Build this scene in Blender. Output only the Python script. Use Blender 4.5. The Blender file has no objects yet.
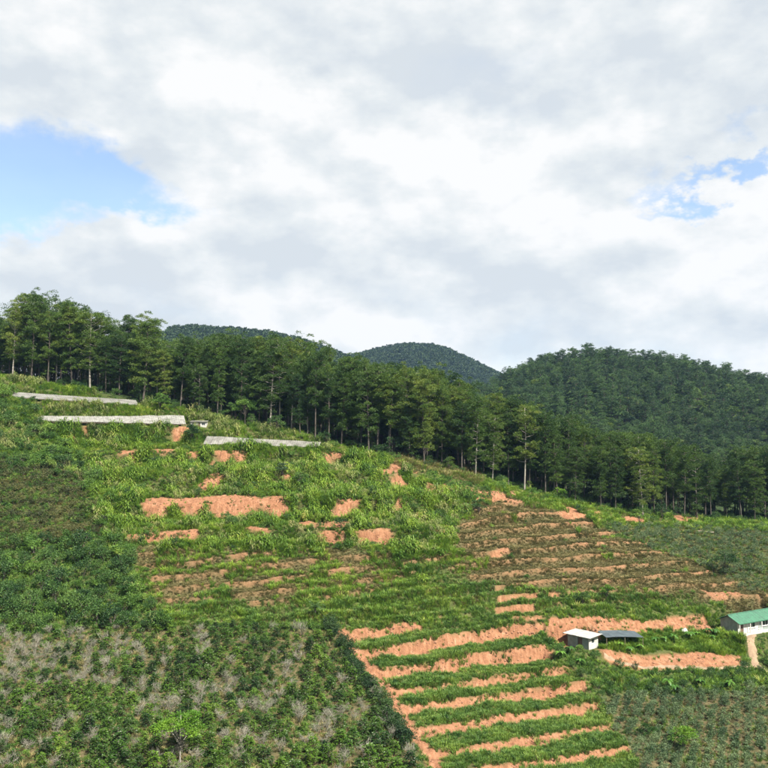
import bpy, math, random
import numpy as np

# ------------------------------------------------------------------ camera, sky, sun, exposure
sc = bpy.context.scene
F = 823.0                       # focal length in pixels of a 768 px frame
PITCH = math.atan(56.0 / F)     # horizon at row 440 of 768
cam_d = bpy.data.cameras.new('camera')
cam = bpy.data.objects.new('camera', cam_d)
sc.collection.objects.link(cam)
cam_d.sensor_width = 36.0
cam_d.sensor_fit = 'HORIZONTAL'
cam_d.lens = 36.0 * F / 768.0
cam_d.clip_start = 0.5
cam_d.clip_end = 20000
cam.location = (0, 0, 0)
cam.rotation_euler = (math.pi / 2 + PITCH, 0, 0)
sc.camera = cam

SUN_AZ = math.atan2(0.64, -0.76)        # clockwise from +Y
SUN_EL = math.radians(51)
sun_d = bpy.data.lights.new('sun', 'SUN')
sun_d.energy = 5.0
sun_d.angle = math.radians(0.6)
sun_d.color = (1.0, 0.93, 0.82)
sun = bpy.data.objects.new('sun', sun_d)
sc.collection.objects.link(sun)
from mathutils import Vector
sdir = Vector((math.sin(SUN_AZ) * math.cos(SUN_EL), math.cos(SUN_AZ) * math.cos(SUN_EL), math.sin(SUN_EL)))
sun.rotation_euler = sdir.to_track_quat('Z', 'Y').to_euler()
sun.location = (60, -40, 120)

def make_world():
    w = bpy.data.worlds.new('World'); sc.world = w; w.use_nodes = True
    nt = w.node_tree; N = nt.nodes; L = nt.links
    for n in list(N): N.remove(n)
    def math_(op, a, b=None, clamp=False):
        n = N.new('ShaderNodeMath'); n.operation = op; n.use_clamp = clamp
        for i, x in enumerate((a, b)):
            if x is None: continue
            if isinstance(x, (int, float)): n.inputs[i].default_value = x
            else: L.new(x, n.inputs[i])
        return n.outputs[0]
    def vmath(op, a, b=None):
        n = N.new('ShaderNodeVectorMath'); n.operation = op
        for i, x in enumerate((a, b)):
            if x is None: continue
            if isinstance(x, tuple): n.inputs[i].default_value = x
            else: L.new(x, n.inputs[i])
        return n
    out = N.new('ShaderNodeOutputWorld')
    bg_s = N.new('ShaderNodeBackground'); bg_c = N.new('ShaderNodeBackground')
    mix = N.new('ShaderNodeMixShader')
    sky = N.new('ShaderNodeTexSky'); sky.sky_type = 'NISHITA'; sky.sun_disc = False
    sky.sun_elevation = SUN_EL; sky.sun_rotation = SUN_AZ
    sky.air_density = 1.0; sky.dust_density = 0.8; sky.ozone_density = 1.0
    bg_s.inputs[1].default_value = 0.078
    L.new(sky.outputs[0], bg_s.inputs[0])
    tc = N.new('ShaderNodeTexCoord')
    d = tc.outputs['Generated']
    # clouds: billows of noise over the dome, lit from above
    def mapped(loc, scale):
        mp = N.new('ShaderNodeMapping'); mp.inputs['Scale'].default_value = scale; mp.inputs['Location'].default_value = loc
        L.new(d, mp.inputs[0]); return mp.outputs[0]
    def noise(vec, scale, detail, rough):
        n = N.new('ShaderNodeTexNoise'); n.inputs['Scale'].default_value = scale
        n.inputs['Detail'].default_value = detail; n.inputs['Roughness'].default_value = rough
        L.new(vec, n.inputs['Vector']); return n
    S = (1.0, 1.0, 1.7); O = (3.3, 1.7, 0.4)
    base = mapped(O, S)
    lifted = mapped((O[0] + 0.02, O[1] - 0.01, O[2] + 0.085), S)
    n1 = noise(base, 3.2, 9, 0.52).outputs[0]
    n1u = noise(lifted, 3.2, 9, 0.52).outputs[0]
    n2 = noise(mapped((5.5, 2.2, 0.9), (1.0, 1.0, 2.0)), 2.2, 3, 0.5).outputs[0]     # broad grey and white masses
    n3 = noise(base, 8.0, 9, 0.6).outputs[0]
    wv = noise(base, 5.0, 7, 0.62).outputs['Color']
    wv = vmath('SCALE', vmath('SUBTRACT', wv, (0.5, 0.5, 0.5)).outputs[0]); wv.inputs['Scale'].default_value = 0.26
    dw = vmath('ADD', d, wv.outputs[0]).outputs[0]
    def gap(u, v, a, b, amt):
        # an opening in the cloud in the direction of the blue patches
        c = Vector(((u - 384) / F, math.cos(PITCH) - (384 - v) / F * math.sin(PITCH), math.sin(PITCH) + (384 - v) / F * math.cos(PITCH))).normalized()
        t = vmath('SUBTRACT', dw, tuple(c)); t2 = vmath('MULTIPLY', t.outputs[0], (1 / a, 1 / max(a, b), 1 / b))
        ln = vmath('LENGTH', t2.outputs[0])
        r = math_('SUBTRACT', 1.0, ln.outputs['Value'], True)
        return math_('MULTIPLY', r, amt)
    cov = math_('ADD', math_('MULTIPLY', math_('SUBTRACT', n1, 0.5), 1.6), 0.42)
    for g in ((45, 185, 0.19, 0.075, 1.5), (130, 195, 0.10, 0.04, 0.8), (10, 235, 0.10, 0.045, 0.9), (712, 180, 0.085, 0.016, 1.0), (752, 120, 0.05, 0.03, 0.7), (765, 165, 0.05, 0.02, 0.8)):
        cov = math_('SUBTRACT', cov, gap(*g))
    mr = N.new('ShaderNodeMapRange'); mr.interpolation_type = 'SMOOTHSTEP'
    mr.inputs['From Min'].default_value = -0.50; mr.inputs['From Max'].default_value = 0.32; mr.inputs['To Min'].default_value = 0.10
    L.new(cov, mr.inputs['Value'])
    n3u = noise(mapped((O[0] + 0.01, O[1], O[2] + 0.04), S), 7.0, 8, 0.55).outputs[0]
    n3b = noise(base, 7.0, 8, 0.55).outputs[0]
    lit = math_('ADD', math_('MULTIPLY', math_('SUBTRACT', n1, n1u), 1.5), math_('MULTIPLY', math_('SUBTRACT', n3b, n3u), 1.0))
    sepz = N.new('ShaderNodeSeparateXYZ'); L.new(d, sepz.inputs[0])
    low_ = math_('MULTIPLY', math_('SUBTRACT', 0.30, sepz.outputs['Z']), 0.62)      # decks seen edge-on near the horizon are whiter
    shade = math_('ADD', math_('ADD', math_('MULTIPLY', n2, 0.75), 0.085), math_('ADD', lit, low_))
    cr = N.new('ShaderNodeValToRGB')
    e = cr.color_ramp.elements
    e[0].position = 0.26; e[0].color = (0.72, 0.775, 0.825, 1)
    e[1].position = 0.58; e[1].color = (1.0, 1.0, 1.0, 1)
    m = e.new(0.42); m.color = (0.84, 0.88, 0.90, 1)
    L.new(shade, cr.inputs[0])
    L.new(cr.outputs[0], bg_c.inputs[0]); bg_c.inputs[1].default_value = 0.338
    L.new(mr.outputs[0], mix.inputs[0])
    L.new(bg_s.outputs[0], mix.inputs[1]); L.new(bg_c.outputs[0], mix.inputs[2])
    L.new(mix.outputs[0], out.inputs[0])
make_world()
sc.view_settings.view_transform = 'Standard'
sc.view_settings.look = 'None'
sc.view_settings.exposure = 1.55
sc.view_settings.gamma = 1.0
sc.render.engine = 'CYCLES'
sc.cycles.max_bounces = 6
sc.cycles.diffuse_bounces = 3
sc.cycles.transparent_max_bounces = 4
sc.cycles.use_denoising = True
sc.cycles.use_adaptive_sampling = False

# ------------------------------------------------------------------ helpers
RNG = np.random.default_rng(11)
random.seed(5)
COL = sc.collection
CP, SP = math.cos(PITCH), math.sin(PITCH)

def ray(u, v):
    xr = (u - 384) / F; yr = (384 - v) / F
    X = xr; Y = CP - yr * SP; Z = SP + yr * CP
    return X / Y, Z / Y             # per metre of depth
def pix_at(u, v, D):
    a, b = ray(u, v); return np.array((a * D, D, b * D))
def project(x, y, z):
    dep = y * CP + z * SP
    dep = np.where(dep < 1, 1, dep)
    up = -y * SP + z * CP
    return 384 + F * x / dep, 384 - F * up / dep

def hash2(ix, iy, seed):
    h = (ix.astype(np.int64) * 374761393 + iy.astype(np.int64) * 668265263 + seed * 974711) & 0x7fffffff
    h = ((h ^ (h >> 13)) * 1274126177) & 0x7fffffff
    return ((h ^ (h >> 16)) & 0xffff) / 65535.0
def vnoise(x, y, seed=0):
    ix = np.floor(x); iy = np.floor(y); fx = x - ix; fy = y - iy
    fx = fx * fx * (3 - 2 * fx); fy = fy * fy * (3 - 2 * fy)
    a = hash2(ix, iy, seed); b = hash2(ix + 1, iy, seed); c = hash2(ix, iy + 1, seed); d = hash2(ix + 1, iy + 1, seed)
    return (a * (1 - fx) + b * fx) * (1 - fy) + (c * (1 - fx) + d * fx) * fy
def fbm(x, y, seed=0, oct=4):
    s = 0; a = 0.5; t = 0
    for k in range(oct):
        s = s + a * vnoise(x * 2 ** k, y * 2 ** k, seed + 17 * k); t += a; a *= 0.5
    return s / t - 0.5
def sstep(x, a, b):
    t = np.clip((x - a) / (b - a), 0, 1); return t * t * (3 - 2 * t)
def inpoly(u, v, poly):
    r = np.zeros(u.shape, bool); n = len(poly)
    for i in range(n):
        x0, y0 = poly[i]; x1, y1 = poly[(i + 1) % n]
        c = (y0 > v) != (y1 > v)
        r ^= c & (u < (x1 - x0) * (v - y0) / (y1 - y0 + 1e-9) + x0)
    return r

# ------------------------------------------------------------------ terrain shape
CTRL = [  # pixel column, row, depth in metres
 (0,768,112),(200,768,114),(420,768,120),(520,768,125),(640,768,131),(768,768,139),
 (0,690,138),(200,690,140),(330,690,143),(400,692,145),(512,690,154),(600,690,158),(700,690,163),(768,690,165),
 (0,640,158),(100,630,164),(200,630,163),(330,628,165),(420,640,163),(512,640,170),(557,664,163),
 (560,646,171),(600,651,171),(600,662,167.5),(650,668,171),(700,669,174),(768,674,175),(650,655,173.5),(700,653,177),(650,644,179),(700,641,183.5),(740,633,187),(800,632,190),
 (590,622,178),(650,615,188),(700,612,193),(760,604,199),(640,592,195),(700,590,200),(600,600,188),
 (400,612,172),(512,612,179),(330,615,169),(400,570,188),(512,560,201),(640,570,205),(740,585,208),(800,580,211),
 (400,520,207),(512,520,221),(600,530,229),(700,560,223),(780,545,236),
 (640,518,252),(700,526,254),(780,530,258),(570,505,250),(500,486,248),(400,462,250),(300,438,257),(200,415,262),(100,395,265),(0,378,266),(-80,368,270),
 (0,600,172),(0,560,184),(0,500,206),(0,430,240),(100,560,188),(100,500,212),(100,440,245),(200,540,196),(200,500,214),(200,450,242),
 (300,500,215),(300,460,242),(300,560,191),(200,600,174),(100,615,169),
]
P3 = [pix_at(*c) for c in CTRL]
extra = []
for (u, v, D) in [c for c in CTRL if c[2] > 245]:
    p = pix_at(u, v, D)
    if abs(p[0]) > 160: continue
    extra.append((p[0] * 1.1, p[1] + 28, p[2] + 1.0))
    extra.append((p[0] * 1.35, p[1] + 100, p[2] - 30))
extra += [(0,0,-1.8),(-60,0,-3),(60,0,-3),(-200,0,2),(200,0,-4),(0,-60,6),(-200,-60,8),(200,-60,6),
          (0,40,-34),(-100,40,-34),(100,40,-36),(0,78,-52),(-90,78,-48),(90,80,-60),(-240,80,-40),(240,80,-60),
          (-260,160,-26),(-260,230,2),(-280,280,22),(260,160,-52),(270,220,-40),(300,280,-32),(-110,150,-38),(130,170,-50),(-120,210,-10),
          (-150,420,-30),(0,430,-48),(150,430,-58),(300,430,-55),(-300,430,-25)]
PTS = np.array([tuple(p) for p in P3] + extra, float)
def tps_fit(P, lam=4.0):
    n = len(P); d = np.hypot(P[:, None, 0] - P[None, :, 0], P[:, None, 1] - P[None, :, 1]) / 100
    K = np.where(d > 0, d * d * np.log(d + 1e-12), 0) + np.eye(n) * lam * 1e-3
    Q = np.c_[np.ones(n), P[:, 0] / 100, P[:, 1] / 100]
    A = np.zeros((n + 3, n + 3)); A[:n, :n] = K; A[:n, n:] = Q; A[n:, :n] = Q.T
    return np.linalg.solve(A, np.r_[P[:, 2], 0, 0, 0])
W = tps_fit(PTS)
def tps(x, y):
    r = W[-3] + W[-2] * x / 100 + W[-1] * y / 100
    for i in range(len(PTS)):
        d2 = ((x - PTS[i, 0]) ** 2 + (y - PTS[i, 1]) ** 2) / 1e4
        r = r + W[i] * 0.5 * d2 * np.log(d2 + 1e-12)
    return r

HILLS = [  # crest depth, half width towards us, crest outline (col, row)
 (720, 320, [(300,476),(400,446),(440,418),(480,402),(500,394),(520,384),(550,375),(570,370),(590,368),(620,370),(650,375),(680,381),(720,390),(768,397),(850,411),(1000,436),(1200,456)]),
 (1350, 420, [(-200,465),(60,425),(110,380),(150,350),(180,336),(200,336),(240,338),(270,341),(300,348),(330,358),(350,366),(380,379),(420,400),(470,425),(600,455)]),
 (1800, 450, [(200,440),(300,380),(330,366),(360,360),(385,353),(410,350),(430,351),(450,356),(470,366),(490,376),(520,390),(600,415),(800,425),(1000,430),(1300,450)]),
]
def zfar(x, y):
    base = -58.0
    z = np.full(x.shape, base)
    for k, (D, w, ol) in enumerate(HILLS):
        ol = np.array(ol, float)
        u = 384 + F * x / D
        v = np.interp(u, ol[:, 0], ol[:, 1])
        yr = (384 - v) / F
        zc = D * (SP + yr * CP) / (CP - yr * SP)
        g = np.clip(1 - np.abs(y - D) / w, 0, 1)
        g = np.sin(g * math.pi / 2) ** 1.25
        n = fbm(x / 70, y / 110, 40 + k, 4) * 46 * np.sin(np.clip(g, 0, 1) * math.pi)
        z = np.maximum(z, base + (zc - base) * g + n)
    return z
Y0 = 100.0
rows = np.r_[np.arange(-60, 96, 4.0), np.arange(96, 300, 0.42), np.arange(300, 480, 3.0), np.arange(480, 2400, 16.0), np.geomspace(2400, 5000, 8)]
cols = np.r_[-np.geomspace(1.8, 0.48, 22), np.linspace(-0.46, 0.46, 640), np.geomspace(0.48, 1.8, 22)]
AG, YG = np.meshgrid(cols, rows)
XG = AG * (YG + Y0)
zn = np.zeros_like(XG)
ynear = rows < 480
zn[ynear] = tps(XG[ynear], YG[ynear])
zn = np.clip(zn, -64, 40)
ZF = zfar(XG, YG)
bl = sstep(YG, 370, 460)
ZB = zn * (1 - bl) + ZF * bl
lat = sstep(np.abs(XG), 220, 330) * (1 - bl)
ZB = ZB * (1 - lat) + (-35 + 20 * fbm(XG / 120, YG / 120, 3)) * lat
ZB = ZB + fbm(XG / 14, YG / 14, 7, 4) * 1.3 * sstep(YG, 40, 110)

# seen from the photo's standpoint: where each region lies on the hillside
U, V = project(XG, YG, ZB)
nearm = (YG > 96) & (YG < 310)
wob = 1.0
UW = U + fbm(XG / 6, YG / 6, 21, 3) * 16
VW = V + fbm(XG / 6, YG / 6, 22, 3) * 9
REG_POLY = {   # id: polygon in photo pixels, later ones win
 1: [(-300,395),(20,396),(40,425),(75,470),(100,520),(140,590),(165,627),(60,634),(-300,640)],          # scrub on the left
 2: [(-300,462),(40,468),(100,500),(108,535),(40,548),(-300,530)],                                       # olive brown scrub
 3: [(-300,560),(20,545),(105,545),(145,600),(165,628),(0,642),(-300,645)],                              # dark tall shrubs
 4: [(-300,638),(60,632),(165,627),(328,629),(380,700),(436,790),(440,900),(-300,900)],                  # coffee field
 5: [(40,425),(60,420),(190,424),(200,446),(325,448),(415,470),(480,505),(430,560),(350,548),(200,548),(128,548),(100,510),(75,470)],  # lush terraces
 6: [(128,544),(200,548),(350,548),(430,558),(480,503),(505,490),(600,525),(690,562),(770,592),(770,606),(640,602),(560,617),(330,624),(168,622)],  # brown terraces
 7: [(168,604),(300,603),(400,590),(420,566),(450,566),(500,590),(545,592),(640,590),(700,590),(700,612),(560,618),(330,625),(168,625)],   # green foot of the brown terraces
 8: [(331,626),(560,620),(548,640),(575,665),(600,700),(640,765),(650,900),(470,900),(436,775),(380,690)],    # red terraces
 9: [(545,612),(650,606),(726,602),(726,636),(650,640),(600,630),(545,640)],                             # red bank behind the house
 10:[(560,638),(610,634),(726,632),(752,636),(748,656),(690,651),(640,655),(598,650)],                   # grass bench by the house
 11:[(545,642),(566,640),(600,664),(640,670),(770,668),(900,672),(900,694),(650,694),(600,698),(575,670)],  # green belt under the path
 12:[(598,698),(650,692),(900,690),(900,900),(650,900),(640,765)],                                       # planted rows bottom right
 16:[(594,648),(640,654),(700,650),(744,655),(742,666),(700,667),(640,669),(608,664)],                  # red bank under the bench
 13:[(610,528),(640,524),(900,530),(900,606),(770,596),(690,560)],                                       # grey green shrub field
 14:[(330,440),(420,462),(500,484),(570,502),(640,516),(900,522),(900,534),(640,528),(600,526),(500,492),(420,472),(330,450)],  # grassy edge of the wood
 15:[(-300,365),(0,376),(100,393),(200,413),(300,436),(330,440),(330,450),(200,446),(190,424),(40,425),(20,396),(-300,395)],  # greenhouse terraces
}
REG = np.zeros(XG.shape, int)
for k, p in REG_POLY.items():
    REG[nearm & inpoly(UW, VW, p)] = k
# behind the treeline: wood floor
tl = np.array([(-300,350),(-80,366),(0,376),(100,393),(200,413),(300,436),(400,460),(500,484),(570,503),(640,516),(768,524),(900,530)], float)
REG[nearm & (V < np.interp(U, tl[:, 0], tl[:, 1])) & (YG > 215)] = 20

# terraces: t grows by one per terrace going uphill
n1 = fbm(XG / 18, YG / 18, 31, 3); n2 = fbm(XG / 4, YG / 4, 32, 3)
TT = np.zeros_like(XG); TW = np.zeros_like(XG)
vp = V + 0.155 * (U - 400) + n1 * 10 + n2 * 3
lines = np.array([620, 642, 665, 689, 707, 731, 756, 779, 803, 827], float)
t_low = np.interp(vp, lines, np.arange(len(lines))[::-1] + 0.0)
flat = np.where(U < 560, 0.10 * (U - 400), 16 + 10 * (1 - np.exp(-(U - 560) / 100)))
vp2 = V + flat + n1 * 13 + n2 * 1.6
t_up = (700 - vp2) / 11.5
vp3 = V + 0.02 * (U - 200) + n1 * 12 + n2 * 5
lb = np.array([395, 424, 452, 474, 501, 533, 560], float)
t_br = np.interp(vp3, lb, np.arange(len(lb))[::-1] + 0.0)
low = REG == 8; up = (REG == 6) | (REG == 7); br = (REG == 5)
TT = np.where(low, t_low, np.where(br, t_br, t_up))
TW = (low * 1.0 + up * 1.0 + br * 1.0)
def blur(a, n):
    for ax in (0, 1):
        k = np.zeros_like(a); c = 0
        for s in range(-n, n + 1):
            k += np.roll(a, s, ax); c += 1
        a = k / c
    return a
TWs = blur(TW, 4)
fr = TT - np.floor(TT)
dy = np.gradient(YG, axis=0)
def grad(a):
    ga = np.gradient(a, axis=0) / dy
    return ga
dz = np.clip(np.abs(blur(grad(ZB), 3)) / np.maximum(np.abs(blur(grad(TT), 3)), 1e-3), 0.6, 4.6)
rs = np.where(low, 0.70, np.where(br, 0.74, 0.66))           # where the riser begins
prof = np.where(fr < rs, 0.12 * fr / rs, 0.12 + 0.88 * sstep(fr, rs, 0.97))
ZT = ZB + np.where(TWs > 0, (prof - fr) * dz * TWs, 0)
ZT = np.where(nearm, ZT, ZB)
# red soil on the risers
riser = ((fr > rs - 0.02) & (fr < 0.985))
n3 = fbm(XG / 9, YG / 9, 51, 3); n4 = fbm(XG / 2.2, YG / 2.2, 52, 3)
SOIL = np.zeros_like(XG)
SOIL = np.where(low & (fr > rs - 0.10 - 0.5 * n4) & (fr < 0.96 - 0.2 * n4), 1.0 * (n3 + 0.5 * n4 > -0.46), SOIL)
SOIL = np.where(up & (fr > 0.86 - 0.18 * n4) & (fr < 0.985) & (REG == 6), 0.74 * (n3 + 0.5 * n4 > np.where(U > 480, -0.36, np.where(V > 545, -0.34, 0.0))), SOIL)
SOIL = np.where((REG == 7) & riser, 1.0 * (n3 + 0.3 * n4 > 0.16), SOIL)
SOIL = np.where(br & riser, 1.0 * (n3 + 0.5 * n4 > np.where(V > 505, 0.05, 0.17)), SOIL)
UW2 = U + fbm(XG / 5, YG / 5, 61, 5) * 46; VW2 = V + fbm(XG / 4, YG / 4, 62, 5) * 12
PATCH = [[(135,496),(175,489),(230,491),(292,493),(290,504),(210,508),(150,506)], [(128,536),(160,527),(198,523),(200,534),(150,541)],
 [(118,447),(175,446),(178,453),(120,454)], [(233,464),(268,467),(272,474),(240,472)], [(368,464),(402,464),(412,472),(372,473)],
 [(424,482),(470,484),(468,493),(426,491)], [(300,515),(350,514),(352,524),(300,526)], [(240,524),(275,522),(275,530),(240,531)], [(320,532),(350,530),(352,538),(322,540)],
 [(470,494),(505,490),(520,502),(480,502)], [(570,505),(600,516),(590,520),(566,512)], [(670,512),(700,514),(702,524),(672,522)], [(620,514),(650,520),(648,526),(620,520)],
 [(545,618),(600,616),(650,620),(700,614),(722,618),(718,634),(690,630),(610,636),(548,640)], [(594,650),(640,656),(700,652),(742,656),(741,667),(640,670),(610,664)],
 [(331,626),(345,628),(395,688),(445,770),(460,800),(440,800),(430,770),(380,692)], [(700,588),(740,588),(742,596),(705,597)], [(490,548),(505,545),(508,552),(490,555)]]
for p in PATCH:
    SOIL = np.where(nearm & inpoly(UW2 if p[0][0] not in (331, 545, 594) else U + 0.25 * (UW2 - U), VW2 if p[0][0] not in (331, 545, 594) else V + 0.3 * (VW2 - V), p), 1.0, SOIL)
SOIL = blur(SOIL, 1)
# erosion rills on bare soil, rough ground elsewhere
rill = fbm(XG / 0.9, YG / 2.5, 71, 3)
ZT = ZT + np.where(nearm, SOIL * (rill * 0.75 + fbm(XG / 0.8, YG / 0.8, 73, 2) * 0.35) + (1 - SOIL) * fbm(XG / 1.6, YG / 1.6, 72, 3) * 0.25, 0)
# pads cut level for the buildings
PADS = []
def pad(x, y, z, rx, ry, ang, soft=2.0):
    global ZT
    c, s = math.cos(ang), math.sin(ang)
    lx = (XG - x) * c + (YG - y) * s; ly = -(XG - x) * s + (YG - y) * c
    d = np.maximum(np.abs(lx) - rx, np.abs(ly) - ry)
    w = 1 - sstep(d, 0, soft)
    ZT = ZT * (1 - w) + z * w
HOUSE_P = np.array((78.6, 186.0)); HOUSE_D = np.array((0.865, 0.50)); HOUSE_Z = -43.15
hd = HOUSE_D / np.linalg.norm(HOUSE_D); hn = np.array((hd[1], -hd[0]))      # hn points out of the front
hc = HOUSE_P + hd * 8 - hn * 1.5
pad(hc[0], hc[1], HOUSE_Z, 9.5, 4.6, math.atan2(hd[1], hd[0]), 2.5)
SHED_C = pix_at(589, 650, 170.0)
SHED_Z = SHED_C[2]
pad(SHED_C[0] - 1.2, SHED_C[1] + 2.2, SHED_Z, 4.2, 3.2, 0.35, 2.0)

# height lookup
def interp_grid(A, x, y):
    x = np.atleast_1d(np.asarray(x, float)); y = np.atleast_1d(np.asarray(y, float))
    a = x / (y + Y0)
    j = np.clip(np.searchsorted(cols, a) - 1, 0, len(cols) - 2); i = np.clip(np.searchsorted(rows, y) - 1, 0, len(rows) - 2)
    fa = np.clip((a - cols[j]) / (cols[j + 1] - cols[j]), 0, 1); fy = np.clip((y - rows[i]) / (rows[i + 1] - rows[i]), 0, 1)
    return (A[i, j] * (1 - fa) + A[i, j + 1] * fa) * (1 - fy) + (A[i + 1, j] * (1 - fa) + A[i + 1, j + 1] * fa) * fy
def nearest_grid(A, x, y):
    a = x / (y + Y0)
    j = np.clip(np.searchsorted(cols, a), 0, len(cols) - 1); i = np.clip(np.searchsorted(rows, y), 0, len(rows) - 1)
    return A[i, j]
def zq(x, y): return interp_grid(ZT, x, y)
def z1(x, y): return float(zq(x, y)[0])
DS = np.arange(92, 900, 0.25)
def at(u, v):
    a, b = ray(u, v)
    z = zq(a * DS, DS)
    k = np.argmax(b * DS < z)
    if k == 0: k = len(DS) - 1
    D = DS[k]
    return np.array((a * D, D, z[k]))

ROOFS = []      # long low roofs: name, eave left, eave right, ridge left, ridge right (photo pixels), base row offset, roof depth
for nm, eL, eR, rL, rR, off, dep in (('greenhouse', (13, 397), (139, 405), (8, 391.5), (136, 400), 2, 5.0), ('plastic_tunnel', (38, 421), (186, 424), (37, 416), (184, 416), 2, 5.0), ('tin_shelter', (203, 444), (319, 447), (207, 436), (321, 442), 2, 5.5)):
    A = at(eL[0], eL[1] + off); B = at(eR[0], eR[1] + off)
    ROOFS.append((nm, pix_at(*eL, A[1]), pix_at(*eR, B[1]), pix_at(*rL, A[1] + dep), pix_at(*rR, B[1] + dep)))
HUT = at(198, 427)
for nm, a, b, c, d_ in ROOFS:
    t_ = (XG - a[0]) / (b[0] - a[0]); tc_ = np.clip(t_, 0, 1)
    yl = a[1] + (b[1] - a[1]) * tc_; yh = c[1] + (d_[1] - c[1]) * tc_; ze = a[2] + (b[2] - a[2]) * tc_
    out_ = np.maximum(np.maximum(yl - 0.3 - YG, YG - yh - 0.6), np.maximum(-t_, t_ - 1) * (b[0] - a[0]) - 0.6)
    ZT = np.where(out_ < 6, np.minimum(ZT, ze - 0.75 + np.clip(out_, 0, 99) * 1.6), ZT)
HUT[2] = float(zq(HUT[0], HUT[1])[0])

# ------------------------------------------------------------------ materials
MATS = {}
def new_mat(name):
    m = bpy.data.materials.new(name); m.use_nodes = True
    nt = m.node_tree
    for n in list(nt.nodes): nt.nodes.remove(n)
    return m, nt.nodes, nt.links
def leaf_mat(name, c1, c2, c3=None, rough=0.55, trans=0.25, nscale=0.6, sat=1.0):
    m, N, L = new_mat(name)
    out = N.new('ShaderNodeOutputMaterial'); p = N.new('ShaderNodeBsdfPrincipled'); t = N.new('ShaderNodeBsdfTranslucent'); mx = N.new('ShaderNodeMixShader')
    oi = N.new('ShaderNodeObjectInfo'); tc = N.new('ShaderNodeTexCoord'); nz = N.new('ShaderNodeTexNoise')
    nz.inputs['Scale'].default_value = nscale; nz.inputs['Detail'].default_value = 3
    L.new(tc.outputs['Object'], nz.inputs['Vector'])
    r1 = N.new('ShaderNodeValToRGB'); e = r1.color_ramp.elements
    e[0].position = 0.0; e[0].color = (*c1, 1); e[1].position = 1.0; e[1].color = (*c2, 1)
    if c3: x = e.new(0.9); x.color = (*c2, 1); e[-1].color = (*c3, 1)
    ad = N.new('ShaderNodeMath'); ad.operation = 'MULTIPLY_ADD'; ad.inputs[1].default_value = 1.3; ad.inputs[2].default_value = -0.62
    L.new(nz.outputs[0], ad.inputs[0])
    a2 = N.new('ShaderNodeMath'); a2.operation = 'ADD'; a2.use_clamp = True
    L.new(ad.outputs[0], a2.inputs[0]); L.new(oi.outputs['Random'], a2.inputs[1])
    L.new(a2.outputs[0], r1.inputs[0])
    geo = N.new('ShaderNodeNewGeometry'); nw = N.new('ShaderNodeTexNoise'); nw.inputs['Scale'].default_value = 0.16; nw.inputs['Detail'].default_value = 4; nw.inputs['Roughness'].default_value = 0.65
    L.new(geo.outputs['Position'], nw.inputs['Vector'])
    mr = N.new('ShaderNodeMapRange'); mr.inputs['From Min'].default_value = 0.36; mr.inputs['From Max'].default_value = 0.64; mr.inputs['To Min'].default_value = 0.70; mr.inputs['To Max'].default_value = 1.30
    L.new(nw.outputs[0], mr.inputs['Value'])
    hs = N.new('ShaderNodeHueSaturation'); hs.inputs['Saturation'].default_value = sat; L.new(mr.outputs[0], hs.inputs['Value'])
    mh = N.new('ShaderNodeMapRange'); mh.inputs['From Min'].default_value = 0.35; mh.inputs['From Max'].default_value = 0.65; mh.inputs['To Min'].default_value = 0.517; mh.inputs['To Max'].default_value = 0.483
    L.new(nw.outputs[0], mh.inputs['Value']); L.new(mh.outputs[0], hs.inputs['Hue'])
    L.new(r1.outputs[0], hs.inputs['Color'])
    L.new(hs.outputs[0], p.inputs['Base Color']); L.new(hs.outputs[0], t.inputs[0])
    p.inputs['Roughness'].default_value = rough; p.inputs['Specular IOR Level'].default_value = 0.3
    mx.inputs[0].default_value = trans
    L.new(p.outputs[0], mx.inputs[1]); L.new(t.outputs[0], mx.inputs[2]); L.new(mx.outputs[0], out.inputs[0])
    MATS[name] = m; return m
def plain_mat(name, c, rough=0.7, var=0.25, scale=3.0, metal=0.0, c2=None, bump=0.0, stretch=(1, 1, 1)):
    m, N, L = new_mat(name)
    out = N.new('ShaderNodeOutputMaterial'); p = N.new('ShaderNodeBsdfPrincipled')
    tc = N.new('ShaderNodeTexCoord'); mp = N.new('ShaderNodeMapping'); nz = N.new('ShaderNodeTexNoise')
    mp.inputs['Scale'].default_value = stretch
    nz.inputs['Scale'].default_value = scale; nz.inputs['Detail'].default_value = 6; nz.inputs['Roughness'].default_value = 0.65
    L.new(tc.outputs['Object'], mp.inputs[0]); L.new(mp.outputs[0], nz.inputs['Vector'])
    r = N.new('ShaderNodeValToRGB'); e = r.color_ramp.elements
    d = tuple(x * (1 - var) for x in c) if c2 is None else c2
    e[0].position = 0.35; e[0].color = (*d, 1); e[1].position = 0.62; e[1].color = (*c, 1)
    L.new(nz.outputs[0], r.inputs[0]); L.new(r.outputs[0], p.inputs['Base Color'])
    p.inputs['Roughness'].default_value = rough; p.inputs['Metallic'].default_value = metal
    if bump:
        b = N.new('ShaderNodeBump'); b.inputs['Strength'].default_value = bump; b.inputs['Distance'].default_value = 0.05
        L.new(nz.outputs[0], b.inputs['Height']); L.new(b.outputs[0], p.inputs['Normal'])
    L.new(p.outputs[0], out.inputs[0]); MATS[name] = m; return m

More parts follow.
